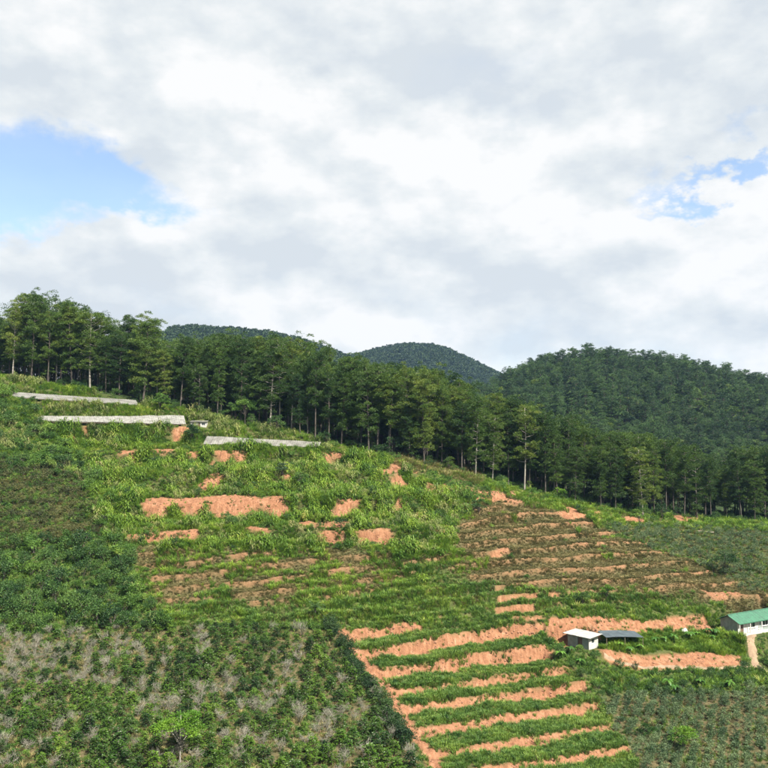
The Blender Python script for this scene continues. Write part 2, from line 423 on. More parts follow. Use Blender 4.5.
leaf_mat('pine_needles', (0.020, 0.052, 0.010), (0.064, 0.118, 0.017), (0.10, 0.145, 0.022), nscale=0.35, trans=0.3)
leaf_mat('hill_leaves', (0.012, 0.036, 0.011), (0.048, 0.100, 0.024), nscale=0.2, trans=0.15)
leaf_mat('hill_leaves_light', (0.035, 0.072, 0.018), (0.085, 0.140, 0.030), nscale=0.2, trans=0.2)
leaf_mat('far_leaves', (0.016, 0.036, 0.016), (0.038, 0.070, 0.024), nscale=0.1, trans=0.1)
leaf_mat('lush_grass', (0.062, 0.135, 0.014), (0.165, 0.270, 0.028), (0.25, 0.27, 0.07), trans=0.38)
leaf_mat('terrace_grass', (0.050, 0.110, 0.018), (0.120, 0.200, 0.030), (0.20, 0.19, 0.06), trans=0.3)
leaf_mat('olive_grass', (0.075, 0.080, 0.026), (0.145, 0.125, 0.046), (0.20, 0.14, 0.07), trans=0.3)
leaf_mat('dry_grass', (0.16, 0.15, 0.055), (0.30, 0.26, 0.11), trans=0.25)
leaf_mat('shrub_leaves', (0.026, 0.072, 0.012), (0.105, 0.200, 0.030), (0.18, 0.26, 0.05), trans=0.3)
leaf_mat('dark_shrub_leaves', (0.016, 0.048, 0.012), (0.058, 0.120, 0.022), trans=0.2)
leaf_mat('olive_shrub_leaves', (0.030, 0.040, 0.013), (0.080, 0.085, 0.025), trans=0.2)
leaf_mat('grey_leaves', (0.040, 0.080, 0.030), (0.115, 0.165, 0.075), trans=0.2)
leaf_mat('coffee_leaves', (0.010, 0.034, 0.006), (0.064, 0.135, 0.011), nscale=1.2, rough=0.42, trans=0.2)
leaf_mat('bright_leaves', (0.055, 0.140, 0.012), (0.130, 0.250, 0.022), nscale=1.0, trans=0.35)
leaf_mat('banana_leaves', (0.035, 0.100, 0.012), (0.085, 0.185, 0.022), rough=0.5, trans=0.25)
leaf_mat('pale_grass', (0.120, 0.170, 0.045), (0.230, 0.260, 0.090), (0.30, 0.28, 0.12), trans=0.35)
leaf_mat('hedge_leaves', (0.012, 0.034, 0.010), (0.028, 0.064, 0.014), trans=0.12)
plain_mat('twigs', (0.195, 0.188, 0.150), 0.85, c2=(0.11, 0.103, 0.078), scale=1.5)
plain_mat('bark', (0.085, 0.072, 0.060), 0.9, c2=(0.034, 0.029, 0.024), scale=2.0, stretch=(1, 1, 0.3))
plain_mat('pale_bark', (0.30, 0.28, 0.245), 0.85, c2=(0.13, 0.115, 0.095), scale=1.5, stretch=(1, 1, 0.4))

def ground_mat():
    m, N, L = new_mat('ground')
    out = N.new('ShaderNodeOutputMaterial'); p = N.new('ShaderNodeBsdfPrincipled')
    geo = N.new('ShaderNodeNewGeometry')
    def attr(n):
        a = N.new('ShaderNodeAttribute'); a.attribute_name = n; return a
    def noise(s, d=5, r=0.6, sc_=(1, 1, 1)):
        mp = N.new('ShaderNodeMapping'); mp.inputs['Scale'].default_value = sc_
        L.new(geo.outputs['Position'], mp.inputs[0])
        n = N.new('ShaderNodeTexNoise'); n.inputs['Scale'].default_value = s; n.inputs['Detail'].default_value = d; n.inputs['Roughness'].default_value = r
        L.new(mp.outputs[0], n.inputs['Vector']); return n.outputs[0]
    def ramp(f, cs):
        r = N.new('ShaderNodeValToRGB'); e = r.color_ramp.elements
        e[0].position, e[0].color = cs[0][0], (*cs[0][1], 1); e[1].position, e[1].color = cs[-1][0], (*cs[-1][1], 1)
        for q, c in cs[1:-1]:
            x = e.new(q); x.color = (*c, 1)
        L.new(f, r.inputs[0]); return r.outputs[0]
    def mix(f, a, b):
        n = N.new('ShaderNodeMix'); n.data_type = 'RGBA'
        L.new(f, n.inputs['Factor']); L.new(a, n.inputs['A']); L.new(b, n.inputs['B']); return n.outputs['Result']
    cov = ramp(noise(1.1), [(0.3, (0.024, 0.036, 0.010)), (0.5, (0.048, 0.066, 0.018)), (0.72, (0.09, 0.085, 0.034))])
    dry = ramp(noise(0.9), [(0.3, (0.035, 0.032, 0.016)), (0.5, (0.078, 0.062, 0.034)), (0.7, (0.15, 0.108, 0.064))])
    soil = ramp(noise(0.75, 9, 0.78, (1, 1, 0.45)), [(0.26, (0.085, 0.040, 0.024)), (0.40, (0.175, 0.082, 0.044)), (0.55, (0.250, 0.126, 0.070)), (0.74, (0.34, 0.215, 0.140))])
    wood = ramp(noise(0.5), [(0.3, (0.012, 0.024, 0.008)), (0.7, (0.030, 0.044, 0.014))])
    streak = ramp(noise(1.0, 6, 0.7, (2.6, 0.7, 0.22)), [(0.30, (0.55, 0.52, 0.50)), (0.5, (0.95, 0.95, 0.95)), (0.7, (1.12, 1.14, 1.16))])
    mm = N.new('ShaderNodeMix'); mm.data_type = 'RGBA'; mm.blend_type = 'MULTIPLY'; mm.inputs['Factor'].default_value = 1.0
    L.new(soil, mm.inputs['A']); L.new(streak, mm.inputs['B']); soil = mm.outputs['Result']
    c = mix(attr('dry').outputs['Fac'], cov, dry)
    c = mix(attr('wood').outputs['Fac'], c, wood)
    c = mix(attr('soil').outputs['Fac'], c, soil)
    L.new(c, p.inputs['Base Color']); p.inputs['Roughness'].default_value = 0.95; p.inputs['Specular IOR Level'].default_value = 0.1
    b = N.new('ShaderNodeBump'); b.inputs['Strength'].default_value = 0.8; b.inputs['Distance'].default_value = 0.3
    L.new(noise(2.2, 8, 0.7), b.inputs['Height']); L.new(b.outputs[0], p.inputs['Normal'])
    L.new(p.outputs[0], out.inputs[0]); MATS['ground'] = m
ground_mat()

# ------------------------------------------------------------------ the ground, one sheet
def add_ground():
    nr, nc = XG.shape
    me = bpy.data.meshes.new('ground')
    me.vertices.add(nr * nc)
    me.vertices.foreach_set('co', np.stack([XG, YG, ZT], -1).astype(np.float32).ravel())
    idx = np.arange(nr * nc).reshape(nr, nc)
    q = np.stack([idx[:-1, :-1], idx[:-1, 1:], idx[1:, 1:], idx[1:, :-1]], -1).reshape(-1, 4)
    me.loops.add(q.size); me.loops.foreach_set('vertex_index', q.ravel().astype(np.int32))
    me.polygons.add(len(q)); me.polygons.foreach_set('loop_start', (np.arange(len(q)) * 4).astype(np.int32))
    me.update(calc_edges=True)
    dryv = np.where(REG == 4, 0.7, np.where((REG == 12), 0.75, np.where((REG == 6), 0.65, np.where(REG == 14, 0.6, np.where(REG == 2, 0.2, np.where((REG == 8) | (REG == 13), 0.3, 0.1))))))
    dryv = blur(dryv, 3)
    wood = np.where((REG == 20) | (YG > 275), 1.0, 0.0)
    for n, a in (('soil', SOIL), ('dry', dryv), ('wood', blur(wood, 2))):
        at_ = me.attributes.new(n, 'FLOAT', 'POINT'); at_.data.foreach_set('value', a.astype(np.float32).ravel())
    me.polygons.foreach_set('use_smooth', np.ones(len(q), bool))
    me.materials.append(MATS['ground'])
    o = bpy.data.objects.new('ground', me); COL.objects.link(o); o['kind'] = 'structure'
add_ground()

# ------------------------------------------------------------------ mesh building
class MB:
    def __init__(s): s.v = []; s.f = []; s.n = 0
    def add(s, V_, F_):
        V_ = np.asarray(V_, float).reshape(-1, 3)
        s.v.append(V_); s.f += [tuple(int(i) + s.n for i in f) for f in F_]; s.n += len(V_)
    def quads(s, P):
        P = np.asarray(P, float); n = len(P); s.add(P.reshape(-1, 3), np.arange(n * 4).reshape(n, 4))
    def tris(s, P):
        P = np.asarray(P, float); n = len(P); s.add(P.reshape(-1, 3), np.arange(n * 3).reshape(n, 3))
    def box(s, c, size, ang=0.0, taper=1.0):
        x, y, z = np.array(size) / 2.0
        v = np.array([(-x, -y, -z), (x, -y, -z), (x, y, -z), (-x, y, -z), (-x * taper, -y * taper, z), (x * taper, -y * taper, z), (x * taper, y * taper, z), (-x * taper, y * taper, z)])
        ca, sa = math.cos(ang), math.sin(ang)
        v = np.c_[v[:, 0] * ca - v[:, 1] * sa, v[:, 0] * sa + v[:, 1] * ca, v[:, 2]] + np.array(c)
        s.add(v, [(0, 3, 2, 1), (4, 5, 6, 7), (0, 1, 5, 4), (1, 2, 6, 5), (2, 3, 7, 6), (3, 0, 4, 7)])
    def tube(s, pts, rad, n=5, cap=True):
        pts = np.asarray(pts, float); k = len(pts)
        V_ = []
        for i in range(k):
            d = pts[min(i + 1, k - 1)] - pts[max(i - 1, 0)]; d = d / (np.linalg.norm(d) + 1e-9)
            a = np.cross(d, (0.3, 0.9, 0.1) if abs(d[2]) > 0.7 else (0, 0, 1)); a /= np.linalg.norm(a) + 1e-9; b = np.cross(d, a)
            for j in range(n):
                t = 2 * math.pi * j / n; V_.append(pts[i] + rad[i] * (math.cos(t) * a + math.sin(t) * b))
        F_ = [(i * n + j, i * n + (j + 1) % n, (i + 1) * n + (j + 1) % n, (i + 1) * n + j) for i in range(k - 1) for j in range(n)]
        if cap: F_.append(tuple(range((k - 1) * n, k * n)))
        s.add(V_, F_)
    def leaves(s, c, d, ln, wd, rng, flat=None):
        c = np.asarray(c); d = d / (np.linalg.norm(d, axis=1, keepdims=True) + 1e-9)
        r = rng.normal(size=c.shape) if flat is None else np.tile(np.array(flat, float), (len(c), 1)) + rng.normal(size=c.shape) * 0.35
        sd = np.cross(d, r); sd /= np.linalg.norm(sd, axis=1, keepdims=True) + 1e-9
        ln = np.asarray(ln).reshape(-1, 1); wd = np.asarray(wd).reshape(-1, 1)
        nrm = np.cross(sd, d)
        s.quads(np.stack([c, c + d * ln * 0.45 + sd * wd + nrm * wd * 0.3, c + d * ln - nrm * wd * 0.2, c + d * ln * 0.45 - sd * wd + nrm * wd * 0.3], 1))
    def mesh(s, name, mats, smooth=False):
        me = bpy.data.meshes.new(name)
        me.from_pydata(np.concatenate(s.v).tolist(), [], s.f)
        for m in (mats if isinstance(mats, (list, tuple)) else [mats]): me.materials.append(MATS[m])
        if smooth: me.polygons.foreach_set('use_smooth', np.ones(len(me.polygons), bool))
        me.update(); return me

def obj(name, me, parent=None, loc=None):
    o = bpy.data.objects.new(name, me); COL.objects.link(o)
    if parent is not None: o.parent = parent
    if loc is not None: o.location = tuple(float(q) for q in loc)
    return o
def tag(o, label, cat, group=None):
    o['label'] = label; o['category'] = cat
    if group: o['group'] = group
    return o
def thing(name, label, cat, loc=(0, 0, 0), rz=0.0, group=None):
    o = bpy.data.objects.new(name, None); COL.objects.link(o)
    o.location = tuple(float(q) for q in loc); o.rotation_euler = (0, 0, rz); o.empty_display_size = 0.5
    return tag(o, label, cat, group)
def stuff(o, label, cat):
    o['kind'] = 'stuff'; o['label'] = label; o['category'] = cat

def scatter(name, protos, P, scl, rot, vid, label, cat):
    """Uncountable growth: points that carry small plant meshes."""
    pc = bpy.data.collections.new(name + '_kinds')
    for k, me in enumerate(protos):
        pc.objects.link(bpy.data.objects.new('%s_kind_%02d' % (name, k), me))
    me = bpy.data.meshes.new(name); me.vertices.add(len(P)); me.vertices.foreach_set('co', P.astype(np.float32).ravel())
    for n, t, a, key in (('scl', 'FLOAT_VECTOR', scl, 'vector'), ('rot', 'FLOAT_VECTOR', rot, 'vector'), ('vid', 'INT', vid, 'value')):
        x = me.attributes.new(n, t, 'POINT'); x.data.foreach_set(key, a.astype(np.int32 if t == 'INT' else np.float32).ravel())
    o = obj(name, me)
    ng = bpy.data.node_groups.new(name, 'GeometryNodeTree')
    ng.interface.new_socket('Geometry', in_out='INPUT', socket_type='NodeSocketGeometry')
    ng.interface.new_socket('Geometry', in_out='OUTPUT', socket_type='NodeSocketGeometry')
    N = ng.nodes; L = ng.links
    gi = N.new('NodeGroupInput'); go = N.new('NodeGroupOutput'); ip = N.new('GeometryNodeInstanceOnPoints'); ci = N.new('GeometryNodeCollectionInfo')
    ci.inputs['Collection'].default_value = pc; ci.inputs['Separate Children'].default_value = True; ci.inputs['Reset Children'].default_value = True
    def na(n, t):
        a = N.new('GeometryNodeInputNamedAttribute'); a.data_type = t; a.inputs['Name'].default_value = n; return a.outputs['Attribute']
    ip.inputs['Pick Instance'].default_value = True
    L.new(gi.outputs[0], ip.inputs['Points']); L.new(ci.outputs[0], ip.inputs['Instance'])
    L.new(na('vid', 'INT'), ip.inputs['Instance Index']); L.new(na('scl', 'FLOAT_VECTOR'), ip.inputs['Scale'])
    er = N.new('FunctionNodeEulerToRotation'); L.new(na('rot', 'FLOAT_VECTOR'), er.inputs[0]); L.new(er.outputs[0], ip.inputs['Rotation'])
    L.new(ip.outputs[0], go.inputs[0])
    md = o.modifiers.new('growth', 'NODES'); md.node_group = ng
    stuff(o, label, cat)
    return o

# ------------------------------------------------------------------ plant prototypes
def sph(rng, n):
    p = rng.normal(size=(n, 3)); return p / np.linalg.norm(p, axis=1, keepdims=True)
def grass_mesh(name, mat, seed, nb, h, spread, wd, droop=0.5):
    rng = np.random.default_rng(seed); m = MB()
    a = rng.uniform(0, 2 * math.pi, nb); r = spread * np.sqrt(rng.uniform(0, 1, nb))
    b = np.c_[np.cos(a) * r * 0.5, np.sin(a) * r * 0.5, np.full(nb, -0.05)]
    hh = h * rng.uniform(0.55, 1.1, nb); a2 = a + rng.normal(0, 0.5, nb); ld = np.c_[np.cos(a2), np.sin(a2), np.zeros(nb)]
    lean = rng.uniform(0.1, droop, nb)[:, None] * hh[:, None]
    mid = b + ld * lean * 0.4 + np.c_[np.zeros(nb), np.zeros(nb), hh * 0.62]
    tip = b + ld * lean * 1.25 + np.c_[np.zeros(nb), np.zeros(nb), hh * rng.uniform(0.75, 1.0, nb)]
    sd = np.c_[-ld[:, 1], ld[:, 0], np.zeros(nb)]; sd = sd * (wd * rng.uniform(0.6, 1.2, nb))[:, None]
    m.quads(np.stack([b - sd * 0.7, b + sd * 0.7, mid + sd, mid - sd], 1)); m.tris(np.stack([mid - sd, mid + sd, tip], 1))
    return m.mesh(name, mat)
def shrub_mesh(name, mat, seed, h, r, ncl, nl, ls, stems=4, bark='bark', irregular=0.35):
    """Clumps of leaves spread through an uneven crown on a few stems."""
    rng = np.random.default_rng(seed); m = MB()
    d = sph(rng, ncl); d[:, 2] = np.abs(d[:, 2]) * 1.1 - 0.15
    rad = rng.uniform(0.45, 1.0, ncl)
    C = np.c_[d[:, 0] * r * rad, d[:, 1] * r * rad, h * 0.45 + d[:, 2] * h * 0.5 * rad]
    C += rng.normal(0, irregular * 0.3 * r, C.shape)
    for c in C:
        k = max(4, int(nl * rng.uniform(0.6, 1.4) / ncl)); e = sph(rng, k)
        rr = rng.uniform(0.2, 1.0, k)[:, None] * r * rng.uniform(0.25, 0.42)
        p = c + e * rr * (1, 1, 0.75); dd = e * 0.8 + rng.normal(0, 0.4, (k, 3)) + (0, 0, 0.35)
        m.leaves(p, dd, ls * rng.uniform(0.7, 1.3, k), ls * 0.32 * rng.uniform(0.7, 1.2, k), rng)
    nleaf = len(m.f)
    for i in range(stems):
        c = C[rng.integers(ncl)]
        m.tube([(rng.normal(0, 0.05), rng.normal(0, 0.05), -0.1), c * (0.4, 0.4, 0.5), c], [0.03 * h / 2 + 0.01, 0.022 * h / 2 + 0.008, 0.008], 3, False)
    me = m.mesh(name, [mat, bark])
    mi = np.zeros(len(m.f), np.int32); mi[nleaf:] = 1
    me.polygons.foreach_set('material_index', mi); return me
def dead_mesh(name, seed, h, r):
    rng = np.random.default_rng(seed); m = MB()
    for i in range(6):
        a = rng.uniform(0, 6.28); top = np.array((math.cos(a) * r * rng.uniform(0.3, 0.8), math.sin(a) * r * rng.uniform(0.3, 0.8), h * rng.uniform(0.6, 0.95)))
        m.tube([(0, 0, -0.1), top * (0.35, 0.35, 0.5), top], [0.035, 0.025, 0.012], 3, False)
        for j in range(5):
            f = rng.uniform(0.3, 0.95); b = top * (f * 0.9, f * 0.9, f); e = b + sph(rng, 1)[0] * r * 0.5 * (1, 1, 0.5) + (0, 0, h * 0.17)
            m.tube([b, (b + e) / 2 + rng.normal(0, 0.04, 3), e], [0.018, 0.014, 0.007], 3, False)
            for q in range(4):
                g = b + (e - b) * rng.uniform(0.3, 1); k = g + sph(rng, 1)[0] * r * 0.3 + (0, 0, 0.1 * h)
                m.tube([g, k], [0.012, 0.006], 3, False)
    return m.mesh(name, 'twigs')
def coffee_mesh(name, mat, seed, h, r, nt=8):
    rng = np.random.default_rng(seed); m = MB(); br = []
    for k in range(nt):
        f = (k + 0.6) / nt; z = h * (0.16 + 0.8 * f); L_ = r * (1.05 - 0.75 * f ** 1.6) * rng.uniform(0.8, 1.1)
        nb = 6 if k < nt - 2 else 5
        for j in range(nb):
            if rng.random() < 0.12: continue
            a = 2 * math.pi * j / nb + rng.uniform(0, 1.0) + k; l = L_ * rng.uniform(0.65, 1.15)
            d = np.array((math.cos(a), math.sin(a), 0.0)); up = rng.uniform(0.0, 0.5)
            t = np.linspace(0.25, 1.0, 6)
            P = d * (t * l)[:, None] + np.c_[np.zeros(6), np.zeros(6), z + l * (up * t - 0.45 * t * t)]
            br.append((np.array((0, 0, z)), P[3], P[-1]))
            side = np.array((-d[1], d[0], 0))
            for sgn in (-1, 1):
                dd = side * sgn * 0.9 + d * 0.5 + rng.normal(0, 0.25, (6, 3)) + (0, 0, 0.1)
                m.leaves(P + rng.normal(0, 0.03, P.shape), dd, 0.24 * rng.uniform(0.75, 1.2, 6), 0.07 * rng.uniform(0.8, 1.2, 6), rng, (0, 0, 1))
    nleaf = len(m.f)
    m.tube([(0, 0, -0.1), (0.02, 0, h * 0.5), (0, 0.03, h * 0.97)], [0.045, 0.03, 0.012], 4, False)
    for a, b, c in br: m.tube([a, b, c], [0.012, 0.009, 0.005], 3, False)
    me = m.mesh(name, [mat, 'twigs']); mi = np.zeros(len(m.f), np.int32); mi[nleaf:] = 1
    me.polygons.foreach_set('material_index', mi); return me
def maize_mesh(name, mat, seed, n, h, spread):
    rng = np.random.default_rng(seed); m = MB()
    for i in range(n):
        b = np.array((rng.normal(0, spread), rng.normal(0, spread), -0.1)); H = h * rng.uniform(0.7, 1.1); ln = rng.normal(0, 0.08, 2) * H
        top = b + (ln[0], ln[1], H)
        m.tube([b, top], [0.022, 0.01], 3, False)
        for k in range(7):
            f = 0.15 + 0.8 * k / 7; p = b + (top - b) * f; a = rng.uniform(0, 6.28); l = H * rng.uniform(0.3, 0.5)
            d = np.array((math.cos(a), math.sin(a), 0)); s = np.array((-d[1], d[0], 0)) * 0.05 * (0.7 + H * 0.25)
            q1 = p + d * l * 0.4 + (0, 0, l * 0.45); q2 = p + d * l * 0.8 + (0, 0, l * 0.35); q3 = p + d * l * 1.1 + (0, 0, -l * 0.05)
            m.quads([[p - s * 0.5, p + s * 0.5, q1 + s, q1 - s], [q1 - s, q1 + s, q2 + s * 0.8, q2 - s * 0.8]]); m.tris([[q2 - s * 0.8, q2 + s * 0.8, q3]])
    return m.mesh(name, mat)

# a pine: a bare tapering trunk, whorls of limbs, needle clumps at their ends
def pine_meshes(tag_, seed, H=26.0, crown0=0.38, wide=4.8, nlimb=34, dens=54, needle=0.44):
    rng = np.random.default_rng(seed); t = MB(); c = MB()
    bx, by = rng.normal(0, 0.5, 2)
    def axis(f): return np.array((bx * f * f + 0.25 * math.sin(3 * f + seed), by * f * f, H * f))
    fs = np.linspace(0, 0.97, 9)
    t.tube([axis(f) - (0, 0, 0.6 if f == 0 else 0) for f in fs], [0.27 * (1 - f) ** 0.8 + 0.04 for f in fs], 7)
    for i in range(nlimb):
        f = crown0 + (0.98 - crown0) * (i + rng.uniform(0, 0.8)) / nlimb
        g = (f - crown0) / (1 - crown0)
        ln = wide * math.sqrt(max(0.05, 1 - (max(0, g - 0.42) / 0.62) ** 2)) * (0.55 + 0.45 * min(1, g / 0.3)) * rng.uniform(0.55, 1.12)
        a = i * 2.4 + rng.normal(0, 0.4); d = np.array((math.cos(a), math.sin(a), 0))
        p0 = axis(f); e = p0 + d * ln + (0, 0, ln * rng.uniform(-0.1, 0.75 if g < 0.75 else 0.3) * (0.5 + 0.8 * g)); mid = (p0 + e) / 2 - (0, 0, 0.08 * ln)
        t.tube([p0, mid, e], [0.10 * (1 - f) + 0.045, 0.06, 0.025], 4, False)
        ncl = 2 + int(ln / 1.3)
        for k in range(ncl):
            w = 1 - 0.62 * k / ncl; q = p0 + (e - p0) * w + rng.normal(0, 0.7, 3) * (1, 1, 0.9) + (0, 0, 0.1)
            R = rng.uniform(0.8, 1.6); n = int(dens * R * R * rng.uniform(0.7, 1.2))
            o = sph(rng, n); o[:, 2] = np.abs(o[:, 2]) * 1.05 - 0.3
            p = q + o * (R, R, R * 0.72) * rng.uniform(0.25, 1.0, (n, 1))
            c.leaves(p, o * 0.8 + (0, 0, 0.45) + rng.normal(0, 0.3, (n, 3)), needle * rng.uniform(0.6, 1.25, n), needle * 0.22 * rng.uniform(0.7, 1.3, n), rng)
    return t, c
def broad_meshes(seed, H, R, ncl, nl, ls, trunk=0.35):
    rng = np.random.default_rng(seed); t = MB(); c = MB()
    d = sph(rng, ncl); d[:, 2] = np.abs(d[:, 2]) * 1.15 - 0.3
    rad = rng.uniform(0.5, 1.0, ncl); Hc = H * (trunk + (1 - trunk) * 0.45)
    C = np.c_[d[:, 0] * R * rad, d[:, 1] * R * rad, Hc + d[:, 2] * H * (1 - trunk) * 0.5 * rad]
    t.tube([(0, 0, -0.5), (rng.normal(0, 0.2), rng.normal(0, 0.2), H * trunk), (0, 0, Hc), (0, 0, H * 0.85)], [0.018 * H, 0.013 * H, 0.008 * H, 0.003 * H], 6)
    for q in C:
        t.tube([(0, 0, H * trunk * rng.uniform(0.8, 1.3)), q * (0.5, 0.5, 0.92), q], [0.007 * H, 0.005 * H, 0.002 * H], 3, False)
        k = int(nl / ncl * rng.uniform(0.7, 1.3)); e = sph(rng, k); e[:, 2] = np.abs(e[:, 2]) - 0.3
        rr = R * rng.uniform(0.28, 0.45)
        p = q + e * rr * (1, 1, 0.75) * rng.uniform(0.3, 1.0, (k, 1))
        c.leaves(p, e + rng.normal(0, 0.4, (k, 3)) + (0, 0, 0.2), ls * rng.uniform(0.6, 1.3, k), ls * 0.36 * rng.uniform(0.7, 1.2, k), rng)
    return t, c

GR_LUSH = [grass_mesh('lush_grass', 'lush_grass', 100 + i, 30, 1.35, 0.75, 0.045, 0.7) for i in range(4)]
GR_TALL = [maize_mesh('tall_grass', 'lush_grass', 120 + i, 6, 1.9, 0.35) for i in range(3)]
def clod_mesh(seed):
    rng = np.random.default_rng(seed); m = MB(); V_ = []
    for i in range(4):
        for j in range(6):
            th = -0.6 + 2.1 * i / 3; a = j * math.pi / 3; q = rng.uniform(.75, 1.25); V_.append((math.cos(th) * math.cos(a) * q, math.cos(th) * math.sin(a) * q, math.sin(th) * .7 * q))
    m.add(V_, [(i * 6 + j, i * 6 + (j + 1) % 6, i * 6 + 6 + (j + 1) % 6, i * 6 + 6 + j) for i in range(3) for j in range(6)] + [tuple(range(18, 24))])
    return m.mesh('soil_clod', 'clod')
plain_mat('clod', (0.26, 0.135, 0.078), 0.95, c2=(0.15, 0.070, 0.038), scale=2.0)
CLOD = [clod_mesh(400 + i) for i in range(4)]
GR_PALE = [maize_mesh('pale_grass', 'pale_grass', 130 + i, 6, 1.8, 0.4) for i in range(3)]
GR_TERR = [grass_mesh('terrace_grass', 'terrace_grass', 140 + i, 26, 0.8, 0.6, 0.035, 0.6) for i in range(4)]
GR_OLIVE = [grass_mesh('olive_grass', 'olive_grass', 160 + i, 26, 0.62, 0.6, 0.032, 0.7) for i in range(4)]
GR_DRY = [grass_mesh('dry_grass', 'dry_grass', 180 + i, 26, 0.75, 0.6, 0.025, 0.8) for i in range(3)]
SH = [shrub_mesh('leafy_shrub', 'shrub_leaves', 200 + i, 2.2, 1.3, 16, 520, 0.24) for i in range(4)]
SH_DARK = [shrub_mesh('dark_shrub', 'dark_shrub_leaves', 220 + i, 3.0, 1.5, 20, 640, 0.24) for i in range(4)]
SH_OLIVE = [shrub_mesh('olive_shrub', 'olive_shrub_leaves', 240 + i, 1.4, 1.1, 12, 320, 0.18) for i in range(3)]
SH_GREY = [shrub_mesh('grey_shrub', 'grey_leaves', 260 + i, 1.7, 1.05, 14, 420, 0.17) for i in range(4)]
WEED = [shrub_mesh('low_weed', 'shrub_leaves', 280 + i, 0.7, 0.6, 6, 110, 0.17, 2) for i in range(3)]
DEAD = [dead_mesh('bare_shrub', 300 + i, 1.9, 1.4) for i in range(5)]
COF = [coffee_mesh('coffee_bush', 'coffee_leaves', 320 + i, 1.9, 1.15, 8) for i in range(5)]
ROWP = [shrub_mesh('row_plant', 'grey_leaves', 340 + i, 1.0, 0.6, 9, 170, 0.17, 4, irregular=0.15) for i in range(3)]
HEDGE = [shrub_mesh('hedge_bush', 'hedge_leaves', 360 + i, 2.7, 1.5, 20, 700, 0.22) for i in range(3)]

# ------------------------------------------------------------------ low growth scattered over the regions
NC = 1100000
yy = RNG.uniform(0, 1, NC); ys = 100 + 195 * yy; keep = RNG.uniform(0, 395, NC) < (ys + Y0)
ys = ys[keep]; xs = RNG.uniform(-0.40, 0.40, len(ys)) * (ys + Y0)
DENS0 = len(ys) / (0.80 * (195 * Y0 + (295 ** 2 - 100 ** 2) / 2))
jx = fbm(xs / 9, ys / 9, 83, 3) * 9 + RNG.normal(0, 0.7, len(xs)); jy = fbm(xs / 9, ys / 9, 84, 3) * 9 + RNG.normal(0, 0.7, len(xs))
rg0 = nearest_grid(REG, xs, ys); rgj = nearest_grid(REG, xs + jx, ys + jy)
sharp = np.isin(rg0, (4, 8, 9, 10, 16)) | np.isin(rgj, (4, 8, 9, 10, 16, 20))
rg = np.where(sharp, rg0, rgj); SOILW = blur(SOIL, 2); so = np.where(np.isin(rg0, (6, 7)), 1.1 * nearest_grid(SOIL, xs, ys) + RNG.normal(0, 0.08, len(xs)), nearest_grid(SOILW, xs, ys) + RNG.normal(0, 0.16, len(xs))); ff = nearest_grid(fr, xs, ys)
zs = zq(xs, ys); us, vs = project(xs, ys, zs)
pn = fbm(xs / 7, ys / 7, 81, 3); pn2 = fbm(xs / 3, ys / 3, 82, 3)
slg = np.hypot(np.gradient(ZT, axis=0) / dy, np.gradient(ZT, axis=1) / np.maximum(np.gradient(XG, axis=1), 1e-3)); slp = np.clip(np.sqrt(1 + nearest_grid(slg, xs, ys) ** 2), 1, 4)
avail = np.ones(len(xs), bool)
hx = (xs - hc[0]) * hd[0] + (ys - hc[1]) * hd[1]; hy = -(xs - hc[0]) * hd[1] + (ys - hc[1]) * hd[0]
avail &= ~((np.abs(hx) < 9) & (np.abs(hy) < 4.4))
avail &= ~((np.abs(xs - SHED_C[0] + 1.4) < 3.8) & (np.abs(ys - SHED_C[1] - 2.2) < 3.2))
for nm, a, b, c, d_ in ROOFS:
    t_ = (xs - a[0]) / (b[0] - a[0]); yl = a[1] + (b[1] - a[1]) * t_; yh = c[1] + (d_[1] - c[1]) * t_
    avail &= ~((t_ > -0.03) & (t_ < 1.03) & (ys > yl - 0.2) & (ys < yh + 1.0))
avail &= ~((np.abs(xs - HUT[0]) < 4) & (np.abs(ys - HUT[1] - 1.5) < 3))
PATHS = [[(752, 634), (751, 645), (752, 656), (756, 666), (768, 674), (786, 682)], [(755, 667), (730, 668), (700, 668), (670, 668), (640, 667), (618, 662), (604, 655)]]
PATH_W = [1.15, 0.55]
PATH3 = []
for pl in PATHS:
    q = np.array([at(*p) for p in pl]); t = np.linspace(0, len(q) - 1, 60)
    PATH3.append(np.c_[np.interp(t, range(len(q)), q[:, 0]), np.interp(t, range(len(q)), q[:, 1])])
for q, w in zip(PATH3, PATH_W):
    for p in q:
        avail &= (xs - p[0]) ** 2 + (ys - p[1]) ** 2 > (w + 0.35) ** 2
dens = {}
def put(name, kinds, cond, density, smin, smax, label, cat, sz=None, modul=None):
    pr = density / DENS0 * slp
    if modul is not None: pr = pr * modul
    sel = avail & cond & (RNG.uniform(0, 1, len(xs)) < pr)
    n = int(sel.sum())
    if n < 5: print('EMPTY', name); return
    P = np.c_[xs[sel], ys[sel], zs[sel] - 0.03]
    s = RNG.uniform(smin, smax, n) * (0.75 + 0.6 * sstep(pn2[sel] + 0.6 * pn[sel], -0.25, 0.3)); S = np.c_[s, s, s * RNG.uniform(0.8, 1.25, n)]
    R_ = np.c_[RNG.normal(0, 0.1, n), RNG.normal(0, 0.1, n), RNG.uniform(0, 6.28, n)]
    scatter(name, kinds, P, S, R_, RNG.integers(0, len(kinds), n), label, cat)
    print(name, n)
ns = so < 0.35
inr = lambda *k: np.isin(rg, k)
lushmask = sstep(pn, -0.22, 0.12)
put('lush_grass', GR_LUSH, (inr(5) & ns), 4.2, 0.55, 1.25, 'lush bright green grass covering the upper terraces', 'grass', modul=0.25 + 0.75 * lushmask)
put('lush_olive_patches', GR_OLIVE + GR_DRY[:1] + WEED, (inr(5) & ns), 3.0, 0.7, 1.4, 'duller grass and weeds mottling the upper terraces', 'grass', modul=sstep(-pn - 0.4 * pn2, -0.10, 0.10))
